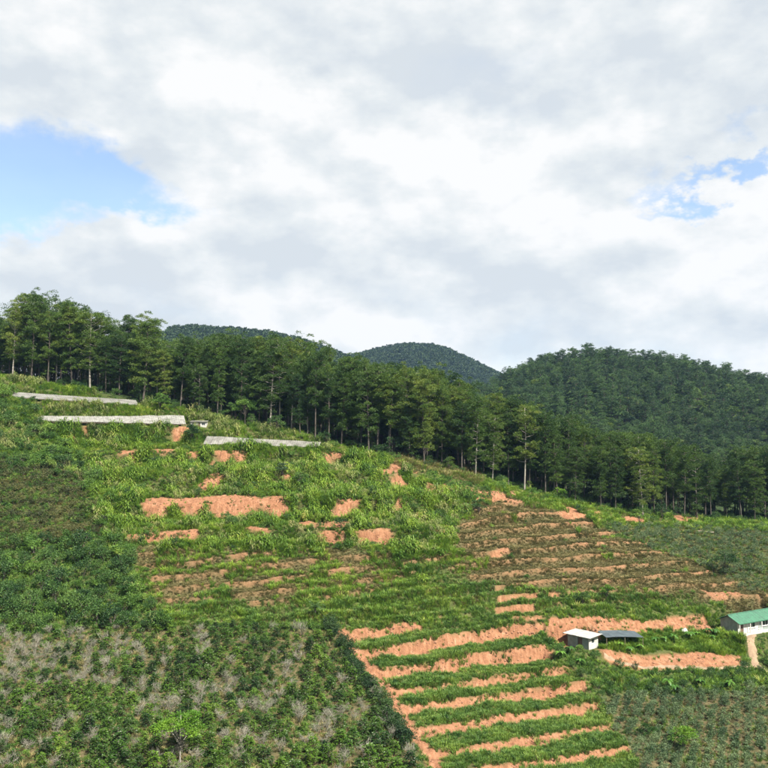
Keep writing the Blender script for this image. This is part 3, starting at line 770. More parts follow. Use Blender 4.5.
put('bench_grass', GR_LUSH, (inr(10) & (so < 0.5)), 6.0, 0.5, 0.95, 'bright green grass on the bench below the green-roofed house', 'grass')
put('tall_grass', GR_TALL, (inr(5) & ns), 0.55, 0.7, 1.45, 'tall arching grass clumps among the upper terraces', 'grass', modul=1.6 * sstep(pn2, -0.1, 0.2))
put('pale_tall_grass', GR_PALE, inr(1, 5, 15) & ns, 0.42, 0.6, 1.35, 'pale yellow green tall grass tufts on the upper terraces and left slope', 'grass', modul=1.5 * sstep(fbm(xs / 6, ys / 6, 87, 3) + np.where(inr(15), 0.12, 0), 0.0, 0.2))
put('roof_side_grass', GR_LUSH + GR_DRY[:1], (inr(15) & ns), 2.2, 0.7, 1.35, 'yellow green grass growing round the long white roofs', 'grass')
put('belt_growth', GR_TERR + WEED + GR_LUSH[:1], inr(11) & (so < .5), 3.0, 0.6, 1.2, 'tangled green growth in the belt below the dirt path', 'undergrowth')
put('red_terrace_grass', GR_TERR, (inr(8) & (so < 0.5)), 6.0, 0.7, 1.2, 'short green grass along the treads of the red terraces', 'grass')
put('red_terrace_weeds', WEED, (inr(8) & (so < 0.3)), 0.6, 0.5, 1.1, 'low leafy weeds mixed into the grass of the red terraces', 'weeds')
put('brown_terrace_grass', GR_OLIVE + GR_OLIVE + GR_DRY[:1], (inr(6) & (so < 0.42)), 7.0, 0.5, 1.0, 'short olive brown grass on the narrow brown terraces', 'grass')
put('foot_grass', GR_TERR + GR_OLIVE[:1], (inr(7) & ns), 4.6, 0.8, 1.5, 'green grass at the foot of the brown terraces', 'grass')
put('foot_lush_grass', GR_LUSH, (inr(6, 7) & ns), 1.5, 0.5, 1.0, 'bright grass patches spread over the brown terraces', 'grass', modul=sstep(pn + 0.15 * (us < 470) - 0.16 * (us > 490), 0.06, 0.2))
put('soil_clods', CLOD, inr(5, 6, 8, 9, 16) & (so > 0.6), 1.8, 0.05, 0.24, 'crumbled clods of red soil lying on the cut banks', 'soil')
put('soil_edge_weeds', GR_TERR, (inr(5, 6, 7, 8, 9, 16) & (so >= 0.4)), 0.16, 0.35, 1.0, 'sparse weeds rooted on the bare red banks', 'weeds')
put('left_undergrowth', WEED + GR_TERR[:2], inr(1, 3), 2.2, 0.7, 1.5, 'green undergrowth filling the scrub on the left slope', 'undergrowth')
put('lip_grass', GR_TERR + GR_OLIVE, inr(5, 8, 9) & (ff > 0.90) & (so > 0.15), 4.5, 0.5, 1.05, 'grass hanging over the lips of the red banks', 'grass', modul=sstep(pn2, -0.1, 0.15))
put('left_lush_grass', GR_LUSH, inr(1) & (vs < 455), 1.4, 0.6, 1.2, 'yellow green tall grass at the top of the left slope', 'grass')
put('olive_undergrowth', GR_OLIVE + WEED, inr(2), 3.0, 0.7, 1.5, 'dull olive grass in the brown scrub patch', 'undergrowth')
put('coffee_field_grass', GR_DRY + GR_OLIVE[:2], inr(4), 1.7, 0.5, 1.0, 'dry grass between the coffee bushes', 'grass', modul=0.4 + 1.2 * sstep(pn2, -0.2, 0.2))
put('coffee_field_weeds', WEED, inr(4), 1.2, 0.5, 1.0, 'low weeds between the coffee bushes', 'weeds')
put('field_edge_grass', GR_TERR + GR_OLIVE, inr(12), 1.8, 0.5, 1.0, 'thin grass between the planted rows', 'grass')
put('shrub_field_grass', GR_TERR + GR_OLIVE, inr(13), 2.0, 0.6, 1.1, 'grass between the grey green shrubs', 'grass')
put('tawny_grass', GR_DRY, inr(14, 20) & (us > 395) & (us < 482) & (vs > 448), 3.5, 1.4, 2.2, 'tall tawny grass under the pines above the terraces', 'grass')
put('wood_edge_grass', GR_LUSH[:2] + GR_DRY[:2] + GR_TERR[:1], inr(14) & (so < 0.6), 3.2, 0.7, 1.3, 'yellow and green grass along the edge of the pine wood', 'grass')
put('bank_grass', GR_TERR + GR_LUSH[:1], inr(9) & (so < 0.5), 4.0, 0.6, 1.1, 'green grass fringing the red bank behind the house', 'grass')
put('slope_weeds', WEED + GR_TERR[:1], inr(0) & (ys > 110) & (ys < 290), 1.5, 0.7, 1.3, 'mixed weeds on the open slope', 'weeds')
put('wood_undergrowth', [SH_DARK[0], WEED[0], GR_TERR[0]], inr(20) & (vs > 360), 0.5, 0.5, 0.9, 'dark undergrowth on the floor of the pine wood', 'undergrowth')

# ------------------------------------------------------------------ single plants that one can pick out
def dart(cond, spacing, maxn=None, score=None):
    """Blue-noise choice of places out of the candidates."""
    ids = np.nonzero(avail & cond)[0]
    if score is not None: ids = ids[np.argsort(-(score[ids] + RNG.uniform(0, 0.3, len(ids))))]
    else: RNG.shuffle(ids)
    g = {}; out = []
    for i in ids:
        k = (int(xs[i] // spacing), int(ys[i] // spacing)); ok = True
        for dx in (-1, 0, 1):
            for dy_ in (-1, 0, 1):
                for j in g.get((k[0] + dx, k[1] + dy_), ()):
                    if (xs[i] - xs[j]) ** 2 + (ys[i] - ys[j]) ** 2 < spacing ** 2: ok = False; break
        if ok:
            g.setdefault(k, []).append(i); out.append(i)
            if maxn and len(out) >= maxn: break
    return out
def plants(name, kinds, ids, smin, smax, label, cat, group):
    for i in ids:
        o = obj(name, kinds[random.randrange(len(kinds))], None, (xs[i], ys[i], zs[i] - 0.03))
        s = random.uniform(smin, smax); o.scale = (s, s, s * random.uniform(0.85, 1.2)); o.rotation_euler = (random.gauss(0, .06), random.gauss(0, .06), random.uniform(0, 6.28))
        tag(o, label(us[i], vs[i], s) if callable(label) else label, cat, group)
vis = (us > -12) & (us < 782) & (vs < 785)
cof = dart(inr(4), 2.05)
cof.sort(key=lambda i: -(vs[i] if vis[i] else -1e6))
greyzone = fbm(xs / 11, ys / 11, 91, 3) * 0.4 + RNG.normal(0, 0.15, len(xs)) + np.where((vs > 640) & (vs < 690) & (us < 150), 0.16, 0) - np.where((vs > 690) & (us < 150), 0.10, 0)
deadi = [i for i in cof if greyzone[i] > 0.09]; livei = [i for i in cof if greyzone[i] <= 0.09]
def lab_c(u, v, s):
    a = 'low on the tan slope' if v > 715 else ('midway up the tan slope' if v > 670 else 'high on the tan slope')
    b = 'by the left picture edge' if u < 60 else ('left of the bright tree' if u < 150 else ('around the bright tree' if u < 215 else ('right of the bright tree' if u < 310 else 'near the dark hedge')))
    return '%s coffee bush %s, %s' % ('broad' if s > 1.25 else ('mid-sized' if s > 1.02 else 'small'), a, b)
plants('coffee_bush', COF, livei[:300], 0.85, 1.45, lab_c, 'coffee bush', 'coffee bushes on the tan slope at lower left')
def lab_d(u, v, s):
    return ('large ' if s > 1.1 else 'small ') + 'leafless grey shrub among coffee bushes, ' + ('left of the bright tree' if u < 150 else 'between bright tree and dark hedge') + (', high' if v < 680 else (', midway' if v < 725 else ', low'))
plants('bare_shrub', DEAD, deadi[:290], 0.8, 1.3, lab_d, 'bare shrub', 'bare grey shrubs among the coffee bushes')
rest = livei[300:]
def stuff_from(name, kinds, ids, smin, smax, label, cat):
    if len(ids) < 1: return
    ids = np.array(ids); n = len(ids); s = RNG.uniform(smin, smax, n)
    scatter(name, kinds, np.c_[xs[ids], ys[ids], zs[ids] - 0.03], np.c_[s, s, s], np.c_[np.zeros(n), np.zeros(n), RNG.uniform(0, 6.28, n)], RNG.integers(0, len(kinds), n), label, cat)
stuff_from('distant_coffee_bushes', COF, rest, 0.7, 1.2, 'further coffee bushes of the tan slope', 'coffee bushes')
stuff_from('distant_bare_shrubs', DEAD, deadi[290:], 0.8, 1.3, 'further bare grey shrubs of the tan slope', 'bare shrubs')
plants('leafy_shrub', SH + SH_DARK[:1], dart(inr(1) & vis, 2.7, 170), 0.6, 1.7, lambda u, v, s: '%s green leafy shrub on the left slope, %s' % ('large' if s > 1.3 else ('mid-sized' if s > .95 else 'small'), 'level with the white roofs' if v < 450 else ('above the olive patch' if v < 490 else ('right of the olive patch' if v < 545 else 'below the olive patch'))), 'shrub', 'green shrubs on the left slope')
plants('dark_shrub', SH_DARK + SH[:1], dart(inr(3) & vis, 2.9, 140), 0.7, 1.75, lambda u, v, s: '%s dark green shrub in the left thicket, %s' % ('large' if s > 1.35 else ('mid-sized' if s > 1.0 else 'small'), ('by the picture edge' if u < 40 else ('in its middle' if u < 100 else 'next to the terraces')) + (', upper part' if v < 590 else ', lower part')), 'shrub', 'dark shrubs in the left thicket')
plants('olive_shrub', SH_OLIVE, dart(inr(2) & vis, 2.0, 150), 0.8, 1.9, lambda u, v, s: '%s brown olive shrub in the dull left patch, %s' % ('large' if s > 1.4 else 'small', ('by the picture edge' if u < 40 else 'towards the terraces') + (', upper half' if v < 505 else ', lower half')), 'shrub', 'olive shrubs in the brown patch')
plants('leafy_shrub', SH + SH_DARK + SH_OLIVE[:1], dart(inr(5) & vis & (so < .3), 3.4, 140), 0.35, 1.1, lambda u, v, s: '%s shrub in the bright upper terraces, %s' % ('larger' if s > .65 else 'small', ('left of the large red bank' if u < 150 else ('level with the large red bank' if u < 290 else 'right of the large red bank')) + (', above it' if v < 490 else ', below it')), 'shrub', 'shrubs on the lush terraces')
plants('leafy_shrub', SH + SH_OLIVE, dart(inr(6, 7) & vis & (so < .3), 7.0, 60), 0.3, 0.6, 'small shrub on the narrow brown terraces', 'shrub', 'shrubs on the brown terraces')
plants('grey_shrub', SH_GREY, dart(inr(13) & (us > 600) & (us < 800), 2.0, 280), 0.7, 1.25, lambda u, v, s: '%s grey green shrub in the right field, %s' % ('large' if s > 1.05 else 'small', ('left of the dark tree' if u < 712 else ('around the dark tree' if u < 742 else 'right of the dark tree')) + (' and higher up' if v < 560 else ' and lower down')), 'shrub', 'grey green shrubs at right')
plants('belt_shrub', SH_DARK + SH, dart(inr(11) & vis, 2.6, 120), 0.45, 0.85, lambda u, v, s: '%s dense shrub in the belt under the path, %s' % ('large' if s > .65 else 'small', 'below the white-roofed shed' if u < 610 else ('below the red bank' if u < 700 else 'below the green-roofed house')), 'shrub', 'shrubs in the belt under the path')
tld = vs - np.interp(us, tl[:, 0], tl[:, 1])
plants('edge_shrub', SH + SH_DARK[:2], dart((inr(14, 15) | (inr(20) & (tld > -5))) & vis & (tld < 9), 3.3, 130), 0.5, 1.3, lambda u, v, s: '%s green shrub at the foot of the pine wood, %s' % ('large' if s > .95 else 'small', 'above the long roofs' if u < 210 else ('above the lush terraces' if u < 430 else ('above the brown terraces' if u < 610 else 'above the grey green shrub field'))), 'shrub', 'shrubs along the wood edge')
# planted rows at bottom right
rd = np.array((0.42, 0.91)); rn = np.array((0.91, -0.42)); rowpts = []
for a in np.arange(-80, 260, 2.0):
    for b in np.arange(60, 260, 1.25):
        p = rd * (b + random.gauss(0, 0.15)) + rn * (a - 60 + random.gauss(0, 0.12)); rowpts.append(p)
rowpts = np.array(rowpts)
rr_ = nearest_grid(REG, rowpts[:, 0], rowpts[:, 1]); ok = (rr_ == 12) & (RNG.uniform(0, 1, len(rowpts)) < 0.9)
rowpts = rowpts[ok]; rz_ = zq(rowpts[:, 0], rowpts[:, 1]); ru, rv = project(rowpts[:, 0], rowpts[:, 1], rz_)
order = [i for i in np.argsort(-rv) if ru[i] < 782 and rv[i] < 782]
gz = fbm(rowpts[:, 0] / 8, rowpts[:, 1] / 8, 95, 3)
for n, i in enumerate(order[:300]):
    big = gz[i] > 0.02
    o = obj('row_plant', (SH_GREY if big else ROWP)[random.randrange(3)], None, (rowpts[i, 0], rowpts[i, 1], rz_[i] - .03))
    s = random.uniform(0.7, 1.15) if big else random.uniform(1.0, 1.6); o.scale = (s, s, s); o.rotation_euler = (0, 0, random.uniform(0, 6.28))
    tag(o, '%s grey green plant in lower right rows, %s' % ('bushy' if big else 'small', ('left of round tree' if ru[i] < 665 else ('around round tree' if ru[i] < 705 else 'right of round tree')) + (', near' if rv[i] > 745 else ', further up')), 'row plant', 'planted rows at lower right')
if len(order) > 300:
    q = np.array(order[300:]); n = len(q); s = RNG.uniform(0.75, 1.3, n)
    scatter('further_row_plants', ROWP + SH_GREY[:1], np.c_[rowpts[q], rz_[q]], np.c_[s, s, s], np.c_[np.zeros((n, 2)), RNG.uniform(0, 6.28, n)], RNG.integers(0, 4, n), 'further grey green plants in the upper part of the rows', 'row plants')
print('rows', len(order), 'coffee', len(livei), 'dead', len(deadi))

# dark hedge down the edge of the coffee field
hl = np.array([at(u, v)[:2] for u, v in ((326, 627), (336, 640), (350, 660), (366, 684), (380, 706), (394, 728), (406, 746))])
for k, t in enumerate(np.linspace(0, len(hl) - 1, 44)):
    x = np.interp(t, range(len(hl)), hl[:, 0]) + random.gauss(0, .35); y = np.interp(t, range(len(hl)), hl[:, 1]) + random.gauss(0, .35)
    o = obj('hedge_bush', HEDGE[k % 3], None, (x, y, z1(x, y) - .05)); s = random.uniform(.65, 1.1); o.scale = (s, s, s); o.rotation_euler = (0, 0, random.uniform(0, 6))
    tag(o, 'very dark bush in the diagonal hedge between coffee field and red terraces', 'hedge bush', 'dark diagonal hedge')

# ------------------------------------------------------------------ pine wood on the ridge
PINES = []
for i, kw in enumerate([dict(crown0=0.24, nlimb=44), dict(wide=5.0, crown0=0.18, nlimb=46), dict(wide=4.4, crown0=0.36, nlimb=36), dict(wide=4.8, crown0=0.26, nlimb=46), dict(wide=4.0, crown0=0.20, nlimb=40), dict(wide=5.2, crown0=0.34, nlimb=40)]):
    t, c = pine_meshes('p%d' % i, 500 + i, **kw)
    PINES.append((t.mesh('trunk', 'bark', True), c.mesh('crown', 'pine_needles'), t.mesh('trunk', 'pale_bark', True)))
SIL = np.array([(-60,312),(0,305),(25,290),(60,295),(100,311),(150,312),(172,330),(190,338),(220,331),(250,333),(300,335),(340,350),(380,362),(420,365),(450,370),(480,384),(520,400),(560,408),(600,428),(640,432),(680,440),(720,448),(768,446),(840,440)], float)
def add_pine(x, y, H, kind, label, group, pale=False, tilt=0.03):
    r = thing('pine_tree', label, 'pine tree', (x, y, z1(x, y) - 0.1), random.uniform(0, 6.28), group)
    r.rotation_euler = (random.gauss(0, tilt), random.gauss(0, tilt), random.uniform(0, 6.28))
    s = H / 26.0; w = s * random.uniform(0.68, 1.08); r.scale = (w * random.uniform(.9, 1.1), w * random.uniform(.9, 1.1), s)
    t, c, tp = PINES[kind]
    obj('trunk', tp if pale else t, r); obj('crown', c, r)
    return r
pa = []
g = {}
tlY = {}
for _ in range(26000):
    y = RNG.uniform(225, 330); x = RNG.uniform(-0.42, 0.42) * (y + Y0)
    z = z1(x, y); u, v = project(x, y, z); u = float(u); v = float(v)
    if nearest_grid(REG, np.array([x]), np.array([y]))[0] != 20 and y < 300: continue
    if u < -45 or u > 815: continue
    k = (int(x // 5), int(y // 5)); sp = 3.9
    if any((x - a) ** 2 + (y - b) ** 2 < sp * sp for dx in (-1, 0, 1) for dy_ in (-1, 0, 1) for a, b in g.get((k[0] + dx, k[1] + dy_), ())): continue
    g.setdefault(k, []).append((x, y)); pa.append((x, y, u, v))
# depth behind the treeline decides who is seen
def tl_v(u): return np.interp(u, tl[:, 0], tl[:, 1])
tlz = {}
pa.sort(key=lambda p: p[1])
cnt = 0; back = []; chosen = []
for (x, y, u, v) in pa:
    sv = float(np.interp(u, SIL[:, 0], SIL[:, 1]))
    H = (v - sv) * y / F * min(0.98, random.uniform(0.62, 1.08)) - 0.3
    if v < sv + 35 or H < 9: continue
    H = min(H, 33)
    if y > 305 and u > 560: continue
    if any(a[0] - 1 < x < b[0] + 1 and a[1] - 2 < y < c[1] + 3 for _, a, b, c, d_ in ROOFS): continue
    if cnt < 300: chosen.append((x, y, u, v, H)); cnt += 1
    else: back.append((x, y, H))
chosen.sort(key=lambda p: p[2])
def ordinal(n): return '%d%s' % (n, 'th' if 10 <= n % 100 <= 20 else {1: 'st', 2: 'nd', 3: 'rd'}.get(n % 10, 'th'))
fn = 0
for (x, y, u, v, H) in chosen:
    front = not any(q[1] < y - .5 and abs(q[2] - u) < 6 for q in chosen)
    pale = random.random() < (0.22 if front else 0.12)
    where = 'above the long white roofs' if u < 210 else ('above the lush terraces' if u < 430 else ('above the brown terraces' if u < 610 else 'at the right end of the wood'))
    if front:
        fn += 1; lab = 'front pine of the ridge wood%s, %s from the left' % (' with pale trunk' if pale else '', ordinal(fn))
    else:
        lab = '%s pine%s inside the wood, %s' % ('tall' if H > 24 else ('mid-sized' if H > 18 else 'short'), ' with pale trunk' if pale else '', where)
    add_pine(x, y, H, random.randrange(6), lab, 'pines of the ridge wood', pale=pale)
print('pines', cnt, len(back), len(pa))
if back:
    B = np.array(back); n = len(B); s = B[:, 2] / 26
    km = []
    for i in range(6):
        t, c = pine_meshes('q', 500 + i, dens=20, nlimb=26); nt_ = len(t.f); mm = MB(); mm.v = t.v + c.v; mm.f = t.f + [tuple(j + t.n for j in f) for f in c.f]; mm.n = t.n + c.n
        me = mm.mesh('back_pine', ['bark', 'pine_needles']); mi = np.ones(len(mm.f), np.int32); mi[:nt_] = 0; me.polygons.foreach_set('material_index', mi); km.append(me)
    scatter('back_pines', km, np.c_[B[:, 0], B[:, 1], zq(B[:, 0], B[:, 1])], np.c_[s, s, s], np.c_[np.zeros((n, 2)), RNG.uniform(0, 6.28, n)], RNG.integers(0, 6, n), 'further pines deep inside the ridge wood', 'pine wood')

YOUNG = []
for i in range(4):
    t, c = broad_meshes(650 + i, 6.5, 2.0 + .3 * i, 18, 1000, 0.34, 0.08); YOUNG.append((t.mesh('trunk', 'bark'), c.mesh('crown', ('pine_needles', 'dark_shrub_leaves')[i % 2])))
yi = dart((inr(20) | inr(14, 15)) & vis & (tld < 2) & (tld > -11), 4.0, 95)
yi = sorted((i for i in yi if not any(a[0] - 2 < xs[i] < b[0] + 2 and a[1] - 2 < ys[i] < c[1] + 3 for _, a, b, c, d_ in ROOFS)), key=lambda i: us[i])
for k, i in enumerate(yi):
    r = thing('young_tree', 'low young tree under the edge of the pine wood, %s from the left' % ordinal(k + 1), 'young tree', (xs[i], ys[i], zs[i]), random.uniform(0, 6), 'young trees at the wood edge')
    q = random.uniform(.45, 1.15); r.scale = (q, q, q * random.uniform(.8, 1.3)); yt = YOUNG[random.randrange(4)]; obj('trunk', yt[0], r); obj('crown', yt[1], r)
# ------------------------------------------------------------------ wooded hills behind
HT = []
for i in range(6):
    t, c = broad_meshes(700 + i, (13, 17, 12, 15, 11, 19)[i], (4.6, 3.8, 5.4, 4.3, 5.0, 3.4)[i], (22, 18, 30, 22, 26, 20)[i], 1300, 0.75, 0.2); t, c = pine_meshes('h', 720 + i, H=19.0, crown0=0.22, wide=4.2, nlimb=28, dens=22, needle=0.66) if i % 2 else (t, c)
    hm_ = ('hill_leaves', 'hill_leaves', 'pine_needles', 'hill_leaves', 'hill_leaves_light', 'hill_leaves')[i]; HT.append((t.mesh('trunk', 'bark'), c.mesh('crown', hm_), t, c, hm_))
cand = []
g = {}
hx_ = RNG.uniform(-60, 420, 60000); hy_ = RNG.uniform(360, 770, 60000); hz_ = zq(hx_, hy_); hu, hv = project(hx_, hy_, hz_)
for x, y, z, u, v in zip(hx_, hy_, hz_, hu, hv):
    if u < 380 or u > 800: continue
    k = (int(x // 8), int(y // 8))
    if any((x - a) ** 2 + (y - b) ** 2 < 20 for dx in (-1, 0, 1) for dy_ in (-1, 0, 1) for a, b in g.get((k[0] + dx, k[1] + dy_), ())): continue
    g.setdefault(k, []).append((x, y)); cand.append((x, y, z, u, v))
# the ones in view: rows above the near wood
cand = [c for c in cand if c[4] < np.interp(c[3], SIL[:, 0], SIL[:, 1]) + 45]
cand.sort(key=lambda c: c[1])
print('hill trees', len(cand))
for n, (x, y, z, u, v) in enumerate(cand[:300]):
    r = thing('hill_tree', '%s dark green tree %s on right hill, %s' % ('rounded', 'low' if v > 425 else 'halfway up', 'at its left foot' if u < 520 else ('left of its summit line' if u < 580 else ('below its summit' if u < 640 else ('right of its summit line' if u < 710 else 'by the right picture edge')))), 'tree', (x, y, z), random.uniform(0, 6.28), 'trees on the lower slope of the right hill')
    s = random.uniform(.45, 0.98); r.scale = (s, s, s * random.uniform(.8, 1.05)); k = random.randrange(6)
    obj('trunk', HT[k][0], r); obj('crown', HT[k][1], r)
def joined(t, c, nm, mats):
    mm = MB(); mm.v = t.v + c.v; mm.f = t.f + [tuple(j + t.n for j in f) for f in c.f]; mm.n = t.n + c.n
    me = mm.mesh(nm, mats); mi = np.ones(len(mm.f), np.int32); mi[:len(t.f)] = 0; me.polygons.foreach_set('material_index', mi); return me
C_ = np.array(cand[300:]); n = len(C_)
if n:
    s = RNG.uniform(.45, .98, n)
    scatter('upper_hill_trees', [joined(h[2], h[3], 'hill_tree', ['bark', h[4]]) for h in HT], C_[:, :3], np.c_[s, s, s * RNG.uniform(.9, 1.2, n)], np.c_[np.zeros((n, 2)), RNG.uniform(0, 6.28, n)], RNG.integers(0, 6, n), 'dark green forest covering the upper part of the right hill', 'forest')
FT = [joined(*broad_meshes(760 + i, 14, 5.0, 12, 170, 2.2, 0.2), 'far_tree', ['bark', 'far_leaves']) for i in range(4)]
for nm, (D, w), lim, lab in (('left_ridge_forest', (1350, 430), (120, 440), 'dark blue green forest on the distant ridge at left centre'), ('dome_hill_forest', (1800, 450), (300, 560), 'bluish forest on the distant dome-shaped hill')):
    n = 15000; fy = RNG.uniform(D - w * 0.75, D + 40, n); fu = RNG.uniform(lim[0], lim[1], n); fx = (fu - 384) / F * fy; fz = zq(fx, fy)
    ok = fz > -40; n = int(ok.sum()); s = 0.3 + 1.0 * RNG.uniform(0, 1, n) ** 1.6
    scatter(nm, FT, np.c_[fx, fy, fz][ok], np.c_[s, s, s], np.c_[np.zeros((n, 2)), RNG.uniform(0, 6.28, n)], RNG.integers(0, 4, n), lab, 'forest')

# ------------------------------------------------------------------ buildings
plain_mat('green_sheet', (0.032, 0.130, 0.074), 0.6, c2=(0.024, 0.085, 0.052), scale=1.2)
plain_mat('white_wall', (0.42, 0.42, 0.40), 0.8, c2=(0.28, 0.275, 0.25), scale=1.0, bump=0.1)
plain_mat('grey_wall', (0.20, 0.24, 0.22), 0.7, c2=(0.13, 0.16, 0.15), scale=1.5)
plain_mat('trim_white', (0.66, 0.66, 0.63), 0.6)
plain_mat('dark_opening', (0.025, 0.022, 0.022), 0.6)
plain_mat('door_wood', (0.10, 0.055, 0.045), 0.6)
plain_mat('concrete', (0.40, 0.39, 0.36), 0.9, scale=2.0, bump=0.2)
plain_mat('white_sheet', (0.205, 0.205, 0.19), 0.75, c2=(0.10, 0.10, 0.09), scale=0.9)
plain_mat('grey_sheet', (0.165, 0.165, 0.15), 0.8, c2=(0.07, 0.068, 0.06), scale=0.7, stretch=(1, 0.25, 1))
plain_mat('pale_sheet', (0.165, 0.165, 0.155), 0.8, c2=(0.085, 0.085, 0.075), scale=0.6, stretch=(0.5, 1, 1))
plain_mat('dark_sheet', (0.055, 0.075, 0.085), 0.55, c2=(0.03, 0.042, 0.05), scale=1.0)
plain_mat('post_wood', (0.22, 0.18, 0.13), 0.9)
plain_mat('dirt', (0.23, 0.165, 0.105), 0.95, c2=(0.14, 0.095, 0.06), scale=0.7, bump=0.3)
plain_mat('shed_sheet', (0.29, 0.29, 0.28), 0.6, c2=(0.22, 0.215, 0.20), scale=0.8)
plain_mat('plastic_white', (0.40, 0.40, 0.38), 0.45)
plain_mat('log_wood', (0.22, 0.185, 0.145), 0.85)
def glass_mat():
    m, N, L = new_mat('glass'); out = N.new('ShaderNodeOutputMaterial'); p = N.new('ShaderNodeBsdfPrincipled')
    p.inputs['Base Color'].default_value = (0.03, 0.04, 0.045, 1); p.inputs['Roughness'].default_value = 0.12
    L.new(p.outputs[0], out.inputs[0]); MATS['glass'] = m
glass_mat()

def sheet(m, P00, P10, P01, P11, nw=6, amp=0.03, thick=0.02, sag=None):
    """A corrugated roof sheet between four corners (eave left, eave right, ridge left, ridge right)."""
    P00, P10, P01, P11 = [np.array(p, float) for p in (P00, P10, P01, P11)]
    nn = np.cross(P10 - P00, P01 - P00); nn /= np.linalg.norm(nn)
    n = nw * 2; top = []; bot = []
    for r in (0, 0.5, 1):
        for i in range(n + 1):
            t = i / n; a = P00 + (P10 - P00) * t; b = P01 + (P11 - P01) * t; p = a + (b - a) * r + nn * (amp if i % 2 else -amp)
            if sag is not None: p = p + (0, 0, sag(t, r))
            top.append(p); bot.append(p - nn * thick)
    V_ = top + bot; k = len(top); w = n + 1; F_ = []
    for r in range(2):
        for i in range(n):
            q = r * w + i; F_.append((q, q + 1, q + w + 1, q + w)); F_.append((k + q, k + q + w, k + q + w + 1, k + q + 1))
    for i in range(n):
        F_.append((i, k + i, k + i + 1, i + 1)); q = 2 * w + i; F_.append((q, q + 1, k + q + 1, k + q))
    for r in range(2):
        q = r * w; F_.append((q, q + w, k + q + w, k + q)); q = r * w + n; F_.append((q, k + q, k + q + w, q + w))
    m.add(V_, F_)
def part(name, mat, parent, fn, label=None):
    m = MB(); fn(m); o = obj(name, m.mesh(name, mat), parent)
    if label: o['label'] = label
    return o
def wall_with_holes(m, L_, H_, holes, y=0.0, th=0.15):
    """A wall along x from 0 to L_, with rectangular openings (x0, x1, z0, z1)."""
    xs_ = sorted({0, L_} | {h[0] for h in holes} | {h[1] for h in holes}); zs_ = sorted({0, H_} | {h[2] for h in holes} | {h[3] for h in holes})
    for i in range(len(xs_) - 1):
        for j in range(len(zs_) - 1):
            cx, cz = (xs_[i] + xs_[i + 1]) / 2, (zs_[j] + zs_[j + 1]) / 2
            if any(h[0] < cx < h[1] and h[2] < cz < h[3] for h in holes): continue
            m.box((cx, y + th / 2, cz), (xs_[i + 1] - xs_[i], th, zs_[j + 1] - zs_[j]))

